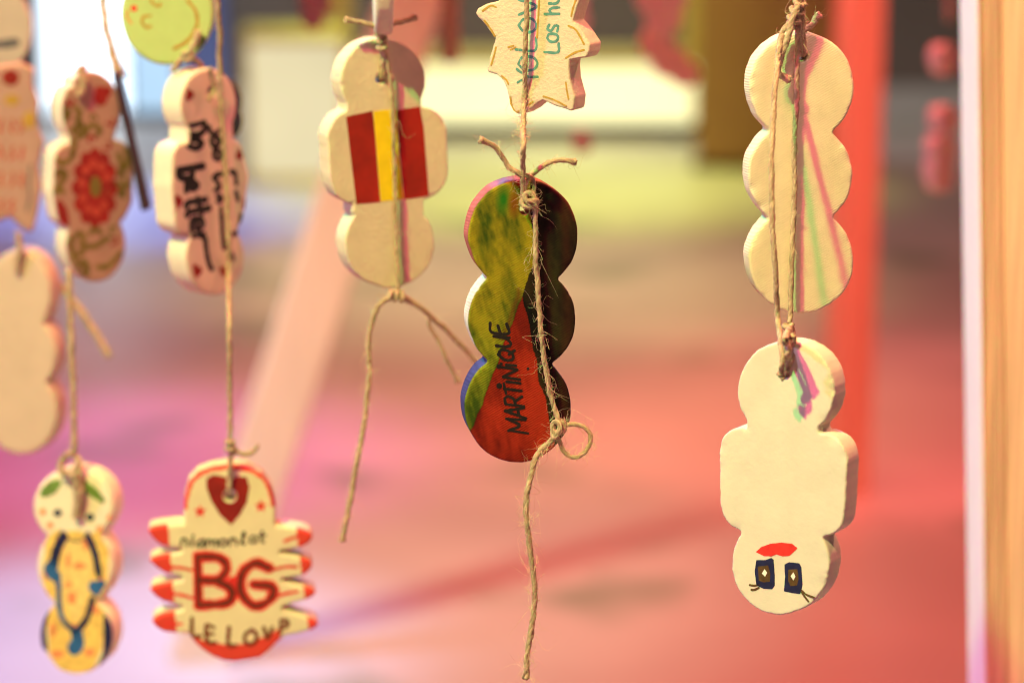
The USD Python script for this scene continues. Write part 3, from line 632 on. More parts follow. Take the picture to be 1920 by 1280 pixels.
for a in ([(392, 238), (394, 248), (404, 252), (410, 244)], [(396, 262), (398, 272), (408, 272), (412, 262), (402, 258)], [(400, 288), (404, 298), (412, 296), (412, 284), (402, 282)], [(400, 334), (404, 328), (416, 326)], [(404, 336), (412, 352), (402, 356)], [(406, 366), (416, 372), (408, 378)], [(414, 390), (416, 420), (417, 440), (420, 465)], [(432, 322), (440, 324), (443, 344)], [(442, 360), (446, 374)], [(452, 404), (450, 422), (444, 436), (432, 440)], [(434, 474), (438, 486)]):
    put(td, 'pen_stroke', stroke(pl, a, 8.5), M['black_ink'])
def heart(pl, cx, cy, w_, h_, rot=0.0):
    t = np.linspace(0, 2 * math.pi, 40, endpoint=False)
    x = 16 * np.sin(t) ** 3 / 16; y = (13 * np.cos(t) - 5 * np.cos(2 * t) - 2 * np.cos(3 * t) - np.cos(4 * t)) / 15
    c, s_ = math.cos(rot), math.sin(rot)
    return pl.poly([(cx + (a * c + b_ * s_) * w_ / 2, cy - (b_ * c - a * s_) * h_ / 2) for a, b_ in zip(x, y)])
for cx_, cy_, w_, h_, ro in ((355, 178, 16, 26, 2.7), (334, 378, 15, 30, 0.3), (369, 508, 18, 30, 0.35), (419, 508, 15, 26, -0.1), (449, 290, 14, 24, 3.1), (461, 382, 14, 24, 2.9)):
    put(td, 'heart', heart(pl, cx_, cy_, w_, h_, ro), M['maroon_ink'], clip=0.3)

# ---- dark tag peeping out behind it
pl = Plane(430, 215, 1.345, 20)
make_tag('dark_tag', 'dark purple tag peeping out behind the Do better tag', 'tag', pl, unary_union([pl.ring(424, 190, 32, 40), pl.ring(422, 228, 35, 36)]), M['dark_tag'], T=0.010, h=0.0012, hin=0.004, seed=15)

# ---- floral medallion tag
pl = Plane(178, 330, 1.36, 33)
poly = unary_union([pl.ring(172, 208, 56, 74), pl.rrect([(104, 270), (236, 262), (252, 300), (250, 380), (232, 420), (112, 430), (98, 360)], 40), pl.ring(180, 458, 57, 72), pl.poly([(130, 240), (215, 240), (222, 430), (136, 430)])]).buffer(0.001).buffer(-0.001)
tl_ = make_tag('flower_tag', 'three lobed tag painted with red scalloped medallion and olive tendrils', 'tag', pl, poly, M['clay'], T=0.0165, r=0.0020, h=0.0010, hin=0.003, hole=(132, 158, 0.0020), seed=16, color=(0.84, 0.72, 0.60), painter=face_shade((0.40, 0.215, 0.175)))  # dark pinkish front stands for the shade on this turned face
med = unary_union([pl.ring(178, 352, 33, 62)] + [pl.ring(178 + 33 * math.cos(a), 352 + 60 * math.sin(a), 11, 15, 20) for a in np.linspace(0, 2 * math.pi, 12, endpoint=False)])
e = put(tl_, 'medallion', med, M['maroon_ink'])
for a in np.linspace(0.2, 6.48, 11): put(tl_, 'petal', pl.ring(178 + 25 * math.cos(a), 352 + 45 * math.sin(a), 7, 9, 18), M['petal_ink'], lift=0.0002, parent=e)
put(tl_, 'heart_of_flower', pl.ring(179, 350, 11, 20), M['olive_ink'], lift=0.0002, parent=e)
put(tl_, 'red_leaf', pl.poly([(105, 378), (114, 374), (126, 392), (130, 416), (122, 430), (108, 410)]), M['maroon_ink'], clip=0.2)
put(tl_, 'red_leaf', unary_union([pl.ring(189, 184, 13, 15), pl.ring(199, 172, 10, 10), pl.ring(186, 170, 8, 9)]), M['maroon_ink'])
for a in ([(118, 200), (128, 212), (124, 224), (116, 218)], [(140, 202), (150, 212), (144, 226), (154, 232)], [(136, 244), (150, 236), (158, 250), (148, 258)], [(160, 252), (166, 238), (180, 236), (188, 246), (180, 254)], [(134, 262), (142, 272), (136, 284)], [(104, 300), (116, 306), (130, 300), (138, 288)], [(104, 330), (112, 320), (122, 332), (112, 344)], [(104, 362), (110, 352), (118, 360)], [(236, 280), (240, 300), (236, 316)], [(222, 290), (228, 310), (224, 328)], [(220, 344), (230, 350), (240, 344)], [(226, 366), (232, 356)], [(140, 446), (148, 436), (158, 446), (150, 458)], [(150, 476), (162, 462), (178, 462), (196, 450), (204, 446)], [(146, 500), (156, 490), (164, 500), (154, 510)], [(182, 500), (200, 500), (216, 486), (226, 474)], [(132, 448), (136, 470), (142, 488)], [(170, 436), (178, 428), (188, 436)]):
    put(tl_, 'tendril', stroke(pl, a, 9), M['olive_ink'], clip=0.3)

gq = np.random.default_rng(44)
for k in range(26):                                                    # smaller curls between the tendrils
    x, y = gq.uniform(106, 246), gq.choice([gq.uniform(180, 285), gq.uniform(420, 515), gq.uniform(290, 420)])
    if abs(x - 178) < 46 and abs(y - 352) < 80: continue
    a0 = gq.uniform(0, 6.3); put(tl_, 'curl', stroke(pl, [(x + r_ * math.cos(a0 + r_ * 0.45), y + r_ * 1.3 * math.sin(a0 + r_ * 0.45)) for r_ in (2, 4.5, 7, 9.5)], 4.5), M['olive_ink' if k % 3 else 'maroon_ink'], clip=0.3)

# ---- flip-flop face tag
pl = Plane(140, 1070, 1.33, -14)
poly = unary_union([pl.ring(137, 950, 76, 72), pl.ring(140, 1062, 72, 78), pl.ring(144, 1190, 68, 74)]).buffer(0.002).buffer(-0.002)
tp = make_tag('sandal_tag', 'smiling three lobed tag painted with a yellow flip flop, lower left', 'tag', pl, poly, M['clay'], T=0.0155, r=0.0024, h=0.0010, hin=0.003, hole=(142, 905, 0.0022), seed=18, color=(0.86, 0.76, 0.58))
put(tp, 'sole', unary_union([pl.ring(140, 1070, 60, 76), pl.poly([(84, 1010), (108, 992), (126, 1002), (164, 1002), (188, 992), (204, 1030), (200, 1110), (196, 1160), (192, 1215), (172, 1256), (140, 1263), (110, 1254), (92, 1220), (88, 1150)])]), M['yellow_ink'], clip=0.3, lift=0.00008)
put(tp, 'orange_patch', unary_union([pl.ring(x, y, a, b_) for x, y, a, b_ in ((128, 1050, 5, 14), (150, 1060, 12, 6), (135, 1120, 9, 12), (168, 1222, 10, 9), (108, 1225, 13, 8), (180, 1140, 9, 11), (140, 1180, 6, 14), (100, 1180, 6, 14), (190, 1090, 7, 10), (86, 1075, 6, 10), (128, 1096, 8, 6), (160, 1020, 5, 12))]), M['orange_ink'], lift=0.00015)
put(tp, 'cream_patch', pl.poly([(118, 1040), (124, 1012), (140, 1008), (164, 1012), (174, 1060), (168, 1110), (150, 1160), (138, 1172), (122, 1130), (114, 1080)]).difference(unary_union([pl.ring(128, 1050, 5, 14), pl.ring(150, 1060, 12, 6), pl.ring(135, 1120, 9, 12), pl.ring(140, 1180, 6, 14)])), mat('cream_ink', (0.80, 0.58, 0.20), 0.6, 0.25, 300), lift=0.00012)
for a in ([(74, 930), (78, 915), (92, 902), (110, 897), (116, 906), (104, 924), (86, 932)], [(140, 896), (160, 899), (184, 918), (198, 938), (194, 944), (172, 932), (150, 914)]):
    put(tp, 'green_fringe', pl.poly(a), M['green_ink'], clip=0.3)
for x, y in ((108, 961), (169, 969)): put(tp, 'eye', pl.ring(x, y, 8, 7), M['navy_ink'])
put(tp, 'smile', stroke(pl, [(116, 995), (126, 1008), (144, 1014), (160, 1008), (166, 996)], 5), M['navy_ink'])
for x, y in ((80, 959), (94, 984), (206, 970), (186, 990)): put(tp, 'cheek_spot', pl.ring(x, y, 6, 6), M['orange_ink'], clip=0.3)
for a, w_, m_ in (([(120, 1004), (108, 1026), (100, 1056)], 13, 'navy_ink'), ([(100, 1056), (94, 1068), (104, 1080)], 17, 'blue_ink'), ([(164, 1002), (178, 1036), (186, 1078)], 10, 'navy_ink'), ([(178, 1100), (186, 1106), (190, 1098)], 20, 'blue_ink'), ([(110, 1090), (112, 1140), (122, 1166), (142, 1184)], 8, 'blue_ink'), ([(174, 1122), (162, 1160), (142, 1184)], 9, 'navy_ink'), ([(122, 1166), (142, 1184)], 9, 'navy_ink'), ([(144, 1186), (146, 1204), (138, 1216)], 18, 'blue_ink')):
    put(tp, 'strap', stroke(pl, a, w_ * 1.45), M[m_], lift=0.0002)
put(tp, 'dark_side', pl.poly([(76, 1148), (94, 1140), (86, 1180), (90, 1222), (78, 1212), (68, 1180)]), M['navy_ink'], clip=0.1, lift=0.00016)
put(tp, 'dark_side', pl.poly([(194, 1146), (214, 1170), (220, 1200), (208, 1240), (180, 1264), (194, 1220)]), M['navy_ink'], clip=0.1, lift=0.00016)

# ---- BG tag, a hand like shape with four fingers each side
pl = Plane(437, 1060, 1.26, 6)
poly = pl.poly([(345, 970), (346, 935), (354, 905), (372, 886), (400, 876), (430, 872), (462, 876), (490, 890), (508, 914), (516, 945), (517, 984),
    (545, 988), (568, 993), (581, 999), (586, 1007), (580, 1018), (566, 1026), (545, 1030), (526, 1033), (524, 1036), (545, 1041), (566, 1045), (580, 1051), (586, 1058), (582, 1068), (572, 1077), (560, 1081), (544, 1083), (530, 1085), (528, 1089),
    (548, 1094), (570, 1099), (586, 1105), (592, 1112), (584, 1120), (564, 1127), (545, 1132), (530, 1138), (529, 1143), (552, 1149), (576, 1156), (592, 1164), (597, 1171), (588, 1179), (566, 1186), (548, 1190), (535, 1192),
    (519, 1204), (504, 1220), (487, 1234), (462, 1238), (440, 1241), (420, 1239), (398, 1230), (378, 1216), (364, 1202), (354, 1188), (334, 1187), (308, 1184), (293, 1176), (285, 1165), (290, 1157), (306, 1150), (326, 1147), (342, 1143), (343, 1137), (326, 1132), (306, 1127), (291, 1117), (281, 1106), (287, 1099), (304, 1094), (324, 1091), (342, 1088), (342, 1082), (328, 1078), (310, 1074), (294, 1064), (281, 1051), (288, 1045), (304, 1041), (324, 1038), (340, 1034), (340, 1030), (322, 1027), (302, 1022), (287, 1010), (278, 995), (286, 989), (304, 985), (324, 983), (343, 982)]).buffer(-0.0003).buffer(0.0006).buffer(-0.0003)
red_c = np.array([0.74, 0.055, 0.035])
def paint_bg(v, col):
    x, y, z = v.T; k = pl.px()
    a, b_ = pl.uv(316, 1000), pl.uv(556, 1000); bow = pl.uv(440, 1207)[1]
    red = ((x < a[0] + (pl.uv(316, 1000)[1] - z) * 0.05) | (x > b_[0] + 0.0 + (pl.uv(316, 1000)[1] - z) * 0.10)) & (z < pl.uv(0, 985)[1])
    red |= (z < bow + (20 * k) * ((x - pl.uv(436, 1207)[0]) / (74 * k)) ** 2) & (np.abs(x - pl.uv(436, 1207)[0]) < 90 * k)
    p2 = pl.rrect([(352, 1010), (352, 937), (364, 901), (390, 885), (430, 879), (470, 885), (494, 900), (507, 932), (508, 1010)], 26)
    red |= (~shapely.contains_xy(p2, x, z)) & (z > pl.uv(0, 965)[1])
    red &= y < 0.0022
    col[red] = red_c
tb = make_tag('hand_tag', 'cream hand like tag with red fingertips lettered BG LE LOUP', 'tag', pl, poly, M['clay'], T=0.0165, r=0.0016, h=0.0007, hin=0.0008, hole=(431, 929, 0.0026), seed=20, rough=0.0002, painter=paint_bg, color=(0.84, 0.74, 0.50))
put(tb, 'heart', pl.poly([(390, 898), (402, 892), (420, 896), (432, 902), (446, 895), (460, 896), (465, 912), (460, 940), (448, 962), (433, 980), (414, 962), (398, 936), (390, 914)]).buffer(0.0008).difference(Point(*pl.uv(431, 929)).buffer(0.0027)), M['maroon_ink'])
for cx_, cy_ in ((375, 958), (489, 948)):
    put(tb, 'star', pl.poly([(cx_ + (13 if k % 2 == 0 else 5.5) * math.sin(k * math.pi / 5), cy_ - (13 if k % 2 == 0 else 5.5) * math.cos(k * math.pi / 5)) for k in range(10)]), M['red_ink'])
xk = 338
for k, (ch, w_) in enumerate((('n', 14), ('i', 7), ('a', 16), ('m', 20), ('o', 14), ('n', 16), ('l', 13), ('a', 15), ('t', 12))):
    yk = 1018 + 4 * math.sin(k * 0.5 + 0.4)
    put(tb, 'letter', glyph(pl, ch, (xk, yk + 2), (w_, 0.3), (2, -19), 4.2, 0.03, 80 + k), M['black_ink']); xk += w_ + 4
for ch, x, y, w_, h_ in (('B', 369, 1134, 68, 92), ('G', 448, 1134, 64, 80)):
    g1 = glyph(pl, ch, (x, y), (w_, 2), (-2, -h_), 21, 0.0, 1); put(tb, 'letter_outline', g1, M['red_ink'])
    put(tb, 'letter', glyph(pl, ch, (x, y), (w_, 2), (-2, -h_), 10, 0.0, 1), mat('dark_red_ink' if ch == 'B' else 'dark_red_ink_two', (0.14, 0.025, 0.012), 0.5, 0.35, 200), lift=0.0002)
put(tb, 'red_patch', pl.poly([(428, 1082), (442, 1078), (446, 1100), (438, 1120), (430, 1108)]), M['red_ink'], lift=0.00008)
for ch, x, y, w_, h_, ro in (('L', 360, 1190, 18, 32, 0.1), ('E', 388, 1202, 16, 30, 0.15), ('L', 428, 1208, 16, 33, 0.0), ('O', 457, 1207, 26, 26, -0.05), ('V', 493, 1196, 17, 20, -0.1), ('P', 524, 1188, 17, 26, -0.05)):
    put(tb, 'letter', glyph(pl, ch, (x, y), (w_, w_ * ro), (-h_ * ro * 0.6, -h_), 7.5, 0.02, int(x)), mat('brown_red_ink_%d' % x, (0.17, 0.035, 0.012), 0.5, 0.3, 200), clip=0.2)
for a in ([(318, 1062), (340, 1064), (360, 1068)], [(316, 1112), (338, 1114), (360, 1120)], [(312, 1168), (340, 1169)], [(510, 1068), (534, 1062), (556, 1062)], [(512, 1120), (536, 1112), (558, 1108)], [(534, 1014), (548, 1008), (556, 1006)], [(524, 1036), (546, 1034)]):
    put(tb, 'red_line', stroke(pl, a, 6), M['red_ink'])

# ---- green smiling disc
pl = Plane(315, 30, 1.25, 4)
tg = make_tag('smile_tag', 'round lime green tag with a sleepy smiling face at upper left', 'tag', pl, pl.ring(314, 27, 87, 96), M['clay'], T=0.012, r=0.0018, h=0.0009, hin=0.003, seed=22, color=(0.50, 0.63, 0.25))
for a, w_, m_ in (([(282, 30), (270, 32), (266, 42), (274, 52), (282, 50)], 5, 'ochre_ink'), ([(282, -2), (288, 8), (298, 12), (300, 8)], 5, 'ochre_ink'), ([(352, 2), (366, 20), (370, 42), (364, 60), (350, 78), (326, 92)], 6, 'ochre_ink'), ([(240, 20), (238, 32), (246, 44)], 3.5, 'orange_ink')):
    put(tg, 'face_line', stroke(pl, a, w_), M[m_])
put(tg, 'cheek_spot', pl.ring(251, 16, 6, 6), M['red_ink'])
put(tg, 'green_leaf', pl.poly([(378, 62), (386, 72), (384, 84), (370, 96), (366, 90), (374, 76)]), M['green_ink'], clip=0.1)

# ---- far left tags
pl = Plane(20, 60, 1.44, 10)
tt = make_tag('pale_tag', 'pale pink tag with one grey bar cut by the left edge', 'tag', pl, unary_union([pl.ring(12, 55, 50, 74), pl.ring(14, -50, 50, 60)]), M['clay'], T=0.013, h=0.0012, hin=0.004, seed=24, color=(0.52, 0.42, 0.40))
put(tt, 'gray_bar', stroke(pl, [(-20, 84), (8, 83), (28, 80)], 15), M['gray_ink'])
pl = Plane(30, 270, 1.42, 14)
tx = make_tag('written_tag', 'pink tag with faint red writing and a jagged lower edge, far left', 'tag', pl, pl.poly([(-60, 120), (10, 124), (40, 118), (66, 130), (62, 160), (74, 190), (70, 230), (84, 268), (74, 310), (80, 350), (72, 400), (62, 436), (44, 432), (20, 408), (-10, 418), (-60, 400)]).buffer(-0.001).buffer(0.001), M['clay_grain'], T=0.013, h=0.0012, hin=0.004, seed=25, color=(0.48, 0.29, 0.26))
put(tx, 'dark_spot', pl.ring(20, 146, 16, 15), M['maroon_ink'])
for k in range(11):
    g = np.random.default_rng(k); x = 4 + (k % 3) * 18; y = 225 + (k // 3) * 50
    put(tx, 'red_writing', stroke(pl, [(x + g.uniform(-4, 4), y + q * 8) for q in range(4)], 4), M['petal_ink'])
put(tx, 'dark_writing', stroke(pl, [(58, 310), (54, 340), (56, 370), (50, 395)], 4), M['gray_ink'])
put(tx, 'olive_patch', unary_union([pl.ring(55, 225, 12, 16), pl.ring(22, 188, 14, 10)]), M['ochre_ink'])
pl = Plane(40, 660, 1.44, -14)
tw0 = make_tag('plain_tag', 'blank pale three lobed tag with scalloped right edge, far left', 'tag', pl, unary_union([pl.ring(34, 552, 62, 84), pl.ring(36, 665, 70, 76), pl.ring(40, 775, 68, 78), pl.poly([(-30, 520), (60, 520), (70, 800), (-30, 800)])]).buffer(0.001).buffer(-0.001), M['clay'], T=0.0155, h=0.0010, hin=0.004, hole=(36, 492, 0.0022), seed=26, color=(0.60, 0.45, 0.36))

# thin dark tag seen edge-on beside the flower tag
pl = Plane(246, 265, 1.37, 84)
v = pl.o
t = thing('narrow_tag', 'thin dark tag hanging edge on right of the flower tag', 'tag', P(247, 265, 1.37), 0, 'painted and plain tags hanging on twine')
a, b_ = P(222, 135, 1.37) - P(247, 265, 1.37), P(270, 396, 1.37) - P(247, 265, 1.37)
k = 1.37 / FPX
dz = (b_ - a) / np.linalg.norm(b_ - a)
side_ = np.array([dz[2], 0, -dz[0]])
outline = [a + side_ * 4 * k, a - side_ * 4 * k, a * 0.4 + b_ * 0.6 - side_ * 6 * k, b_ - side_ * 8 * k, b_ + side_ * 7 * k, a * 0.4 + b_ * 0.6 + side_ * 5 * k]
mm = trimesh.creation.extrude_polygon(Polygon([(q[0], q[2]) for q in outline]).buffer(-0.0006).buffer(0.0006), 0.012, engine='earcut')
vv = np.array(mm.vertices); obj('body', (np.column_stack([vv[:, 0], vv[:, 2] - 0.006, vv[:, 1]]), np.array(mm.faces)[:, ::-1]), M['dark_tag'], t)

# ---- blurred tags far behind
def far_tag(name, label, discs, t_, yaw, color, T=0.014):
    pl = Plane(discs[0][0], discs[0][1], t_, yaw)
    return make_tag(name, label, 'tag', pl, unary_union([pl.ring(*d) for d in discs]).buffer(0.001).buffer(-0.001), M['clay'], T=T, h=0.002, hin=0.006, seed=int(discs[0][0]), color=color, rough=0)
far_tag('far_tag', 'soft red tag hanging far behind right of the sun tag', [(1242, -12, 50, 52), (1246, 30, 34, 40)], 2.3, 10, (0.88, 0.62, 0.55))
far_tag('far_tag', 'slanting pink tag far behind, hanging below the soft red tag', [(1236, 86, 26, 34), (1262, 118, 30, 30), (1290, 140, 22, 24)], 2.5, 30, (0.88, 0.62, 0.55))
far_tag('far_tag', 'red sliver of tag just behind the right of the sun tag', [(1082, 38, 26, 34), (1078, -10, 30, 34)], 2.1, 20, (0.88, 0.62, 0.55))
far_tag('far_tag', 'topmost of two blurred red tags beside the white edge', [(1782, 50, 17, 26), (1780, 112, 18, 30)], 2.2, 50, (0.88, 0.62, 0.55))
far_tag('far_tag', 'lower blurred red and grey tag beside the white edge', [(1782, 225, 20, 28), (1776, 280, 22, 30), (1772, 325, 20, 36)], 2.2, 50, (0.88, 0.62, 0.55))
far_tag('far_tag', 'mauve blurred tag far behind at the top, left of the flag tag', [(594, 6, 28, 30), (590, 40, 20, 18)], 2.3, 20, (0.40, 0.22, 0.26))
far_tag('far_tag', 'small pink tag far behind in front of the shade dark plinth', [(1093, 268, 17, 22)], 2.6, 10, (0.66, 0.50, 0.46))

# ================================================================== THE TWINES
def near(pl, pts): return [pl.front(*p) for p in pts]
HOOK = -420                                                           # the twines run up out of the picture

# Martinique twine
mp = martinique_pl
t = twine('twine', 'long jute twine hanging past the sun tag and knotted through the Martinique tag')
sun_front = lambda x, y, d: ty['pl'].front(x, y, d)
c1 = [sun_front(989, HOOK, 0.010), sun_front(989, -160, 0.006), sun_front(988, 0, 0.0042), sun_front(985, 110, 0.0040), sun_front(982, 205, 0.0042)] + near(mp, [(981, 262, 0.012), (980, 318, 0.007), (980, 348, 0.0042), (982, 372, 0.0032)])
cord(t, c1, seed=1)
c2 = near(mp, [(996, 372, 0.0040), (1001, 386, 0.0034), (1004, 420, 0.0030), (1004, 470, 0.0028), (1008, 540, 0.0030), (1013, 600, 0.0032), (1019, 660, 0.0034), (1028, 718, 0.0036), (1038, 760, 0.0040), (1047, 790, 0.0050)])
cord(t, c2, seed=2)
c3 = near(mp, [(1044, 806, 0.0052), (1033, 826, 0.0050), (1012, 846, 0.0055), (1000, 872, 0.0075), (990, 915, 0.009), (986, 955, 0.009), (991, 1005, 0.009), (998, 1060, 0.009), (1003, 1095, 0.009), (1000, 1150, 0.009), (994, 1190, 0.009), (988, 1235, 0.009), (986, 1272, 0.009)])
cord(t, c3, 'tail', seed=3, R=0.00125, frayed=0.0009)
c4 = near(mp, [(982, 372, 0.0030), (979, 380, 0.0042), (984, 386, 0.0050), (993, 386, 0.0052), (1001, 378, 0.0050), (1000, 366, 0.0052), (991, 360, 0.0050), (984, 366, 0.0056), (988, 376, 0.0066), (998, 376, 0.0066), (1007, 376, 0.0055), (1006, 384, 0.0040), (998, 388, 0.0030), (990, 386, 0.0012), (988, 385, -0.003)])
cord(t, c4, 'knot', seed=4, R=0.00105)
cord(t, near(mp, [(987, 384, -0.004), (984, 378, 0.0028), (985, 352, 0.0040), (991, 336, 0.0050), (999, 334, 0.0045), (1002, 350, 0.0040), (999, 368, 0.0042)]), 'loop', seed=5, R=0.0009)
le = near(mp, [(992, 330, 0.006), (975, 326, 0.006), (956, 316, 0.006), (946, 300, 0.006), (933, 280, 0.007), (918, 270, 0.008), (899, 261, 0.009)])
cord(t, le, 'loose_end', seed=6, R=0.0011, frayed=0.0008)
re_ = near(mp, [(990, 332, 0.003), (1003, 322, 0.004), (1018, 311, 0.005), (1038, 302, 0.006), (1060, 301, 0.006), (1081, 304, 0.006)])
cord(t, re_, 'loose_end', seed=7, R=0.00105, frayed=0.0007)
kn = near(mp, [(1047, 788, 0.0046), (1056, 792, 0.0052), (1057, 806, 0.0060), (1046, 812, 0.0066), (1036, 806, 0.0060), (1035, 796, 0.0056), (1042, 790, 0.0062), (1050, 796, 0.0074), (1048, 810, 0.0076), (1040, 820, 0.0066), (1036, 810, 0.0050), (1040, 798, 0.0046)])
cord(t, kn, 'knot', seed=8, R=0.00108)
lp = near(mp, [(1046, 806, 0.0052), (1058, 798, 0.0050), (1074, 796, 0.0050), (1092, 799, 0.0052), (1105, 811, 0.0054), (1107, 828, 0.0056), (1098, 846, 0.0056), (1084, 855, 0.0056), (1070, 856, 0.0054), (1058, 846, 0.0052), (1052, 832, 0.0050), (1046, 820, 0.0050)])
cord(t, lp, 'loop', seed=9, R=0.00095)
hairs(t, [c1[3:], c2], 480, 1, 0.0015, 0.009); hairs(t, [c3, lp], 600, 2, 0.0015, 0.009); hairs(t, [c4, kn, le, re_], 320, 3, 0.0015, 0.006)

# flag tag twine
fp = ts['pl']
t = twine('twine', 'jute twine tied through the striped flag tag with two long frayed tails')
a1 = near(fp, [(716, HOOK, 0.010), (716, -60, 0.010), (716, 30, 0.008), (716, 66, 0.006), (719, 110, 0.003), (716, 143, 0.000), (714, 149, -0.006)])
cord(t, a1, seed=21, R=0.0017)
a2 = near(fp, [(708, 20, 0.011), (710, 64, 0.008), (720, 92, 0.006), (730, 130, 0.004), (735, 180, 0.003), (738, 260, 0.003), (741, 360, 0.003), (743, 450, 0.003), (746, 520, 0.0035), (745, 550, 0.003)])
cord(t, a2, seed=22, R=0.00105)
for kx, (c0, ax) in enumerate(((fp.front(715, 76, 0.006), (0.15, 0, -1)), (fp.front(742, 554, 0.004), (1, 0, -0.15)))):
    cord(t, knot_path(c0, ax, 0.0021, 2.6, 0.008, kx, 0.5), 'knot', seed=24 + kx, R=0.0011)
e1 = near(fp, [(738, 556, 0.003), (722, 562, 0.003), (706, 578, 0.003), (696, 608, 0.003), (690, 650, 0.003), (693, 690, 0.004), (688, 750, 0.005), (680, 810, 0.006), (668, 870, 0.006), (656, 940, 0.006), (642, 1014, 0.006)])
e2 = near(fp, [(748, 556, 0.003), (766, 560, 0.003), (790, 578, 0.002), (820, 604, 0.0), (850, 632, -0.002), (880, 664, -0.004), (898, 684, -0.006)])
e3 = near(fp, [(756, 562, 0.002), (784, 572, 0.001), (804, 590, 0.001), (806, 612, 0.001), (822, 640, 0.001), (838, 676, 0.001), (860, 717, 0.001)])
for k, e in enumerate((e1, e2, e3)): cord(t, e, 'tail', seed=30 + k, R=0.0013 if k < 2 else 0.0010, frayed=0.0008)
f1 = near(fp, [(716, 58, 0.006), (700, 48, 0.006), (676, 42, 0.006), (646, 38, 0.006)]); f2 = near(fp, [(716, 56, 0.004), (738, 44, 0.004), (760, 40, 0.004), (780, 30, 0.004)])
cord(t, f1, 'loose_end', seed=34, R=0.0012, frayed=0.0005); cord(t, f2, 'loose_end', seed=35, R=0.0014, frayed=0.0007)
hairs(t, [e1], 260, 5, 0.002, 0.009); hairs(t, [e2, e3, a2], 300, 6)

# upper right twine, and the one down to the face tag
up = tu['pl']
t = twine('twine', 'jute twine bundle knotted above and through the upper right blank tag')
b1 = near(up, [(1506, HOOK, 0.008), (1504, -60, 0.007), (1504, 10, 0.0055), (1506, 60, 0.004), (1507, 98, 0.0005), (1506, 105, -0.006)])
b1b = near(up, [(1498, HOOK, 0.009), (1497, -60, 0.008), (1497, 12, 0.0062), (1500, 60, 0.0045), (1502, 98, 0.0012), (1504, 105, -0.005)])
cord(t, b1, seed=41, R=0.0011); cord(t, b1b, seed=42, R=0.0010)
l1 = near(up, [(1497, 6, 0.009), (1489, 30, 0.009), (1478, 66, 0.008), (1467, 100, 0.007), (1458, 132, 0.007), (1461, 141, 0.007), (1470, 146, 0.007), (1482, 150, 0.007)])
cord(t, l1, 'loose_end', seed=43, R=0.0014, frayed=0.0004)
l2 = near(up, [(1505, 58, -0.002), (1514, 54, -0.002), (1524, 46, -0.003), (1530, 34, -0.003), (1538, 27, -0.003)])
cord(t, l2, 'loose_end', seed=44, R=0.0013, frayed=0.0006)
cord(t, knot_path(up.front(1493, 24, 0.006), (-0.3, 0, -1), 0.0022, 3.0, 0.011, 3, 0.7), 'knot', seed=45, R=0.0011)
cord(t, near(up, [(1494, 20, 0.006), (1480, 42, 0.006), (1468, 60, 0.005), (1462, 84, 0.005), (1459, 112, 0.005)]), seed=46, R=0.0012)
hairs(t, [l1, l2], 180, 7, 0.0015, 0.006); hairs(t, [b1[1:5]], 180, 8, 0.0015, 0.006)

t = twine('twine', 'pair of jute strands hanging before the blank tag down to the face tag')
fpn = tf['pl']
s1 = near(up, [(1467, 58, 0.005), (1459, 112, 0.010), (1451, 197, 0.022), (1447, 280, 0.032), (1447, 360, 0.039), (1449, 429, 0.042), (1454, 518, 0.042), (1459, 601, 0.038)]) + near(fpn, [(1467, 666, 0.017), (1464, 706, 0.014)])
s2 = near(up, [(1497, 17, 0.007), (1495, 112, 0.0028), (1493, 197, 0.0025), (1489, 281, 0.0024), (1490, 370, 0.0026), (1485, 473, 0.0034), (1482, 577, 0.0050), (1480, 606, 0.007)])
cord(t, s1, seed=51, R=0.00115); cord(t, s2, seed=52, R=0.00115)
kq = up.front(1479, 622, 0.010)
cord(t, knot_path(kq, (0.1, 0, -1), 0.0019, 2.2, 0.008, 5, 0.5), 'knot', seed=53, R=0.0012)
s3 = [kq] + near(fpn, [(1477, 648, 0.014), (1477, 672, 0.013), (1476, 694, 0.012)]); cord(t, s3, 'tail', seed=54, R=0.0015, frayed=0.0005)
cord(t, [kq + np.array([0, -0.003, 0.002])] + near(fpn, [(1473, 634, 0.018), (1473, 644, 0.018)]), 'cut_end', seed=55, R=0.0014)
cord(t, near(fpn, [(1486, 628, 0.004), (1488, 650, -0.001), (1482, 680, 0.001), (1472, 698, 0.0008), (1470, 700, -0.004)]), seed=56, R=0.0013)
cord(t, knot_path(fpn.front(1464, 702, 0.0145), (0, 0, -1), 0.0009, 1.2, 0.003, 8, 0.4), 'knot', seed=57, R=0.0009)
hairs(t, [s1, s2], 520, 9, 0.001, 0.005); hairs(t, [s3], 60, 10, 0.0015, 0.005)

# left twines, out of focus
dp, bp, gp, pp, flp = td['pl'], tb['pl'], tg['pl'], tp['pl'], tl_['pl']
t = twine('twine', 'pale twine passing before the Do better tag down to the BG tag')
q = near(dp, [(404, HOOK, 0.02), (406, -40, 0.016), (411, 60, 0.012), (412, 140, 0.009), (418, 240, 0.006), (425, 330, 0.005), (429, 430, 0.005), (429, 520, 0.006)]) + near(bp, [(430, 600, 0.006), (431, 740, 0.005), (432, 840, 0.004), (431, 890, 0.0025), (430, 922, 0.0012), (431, 930, -0.006)])
cord(t, q, seed=61, R=0.0013, step=0.001)
cord(t, knot_path(bp.front(432, 836, 0.0045), (0, 0, -1), 0.0018, 2.0, 0.007, 9), 'knot', seed=62, R=0.0012, step=0.001)
cord(t, near(bp, [(436, 838, 0.004), (452, 850, 0.004), (468, 850, 0.004), (480, 842, 0.004), (484, 834, 0.004)]), 'loose_end', seed=63, R=0.0012, step=0.001)
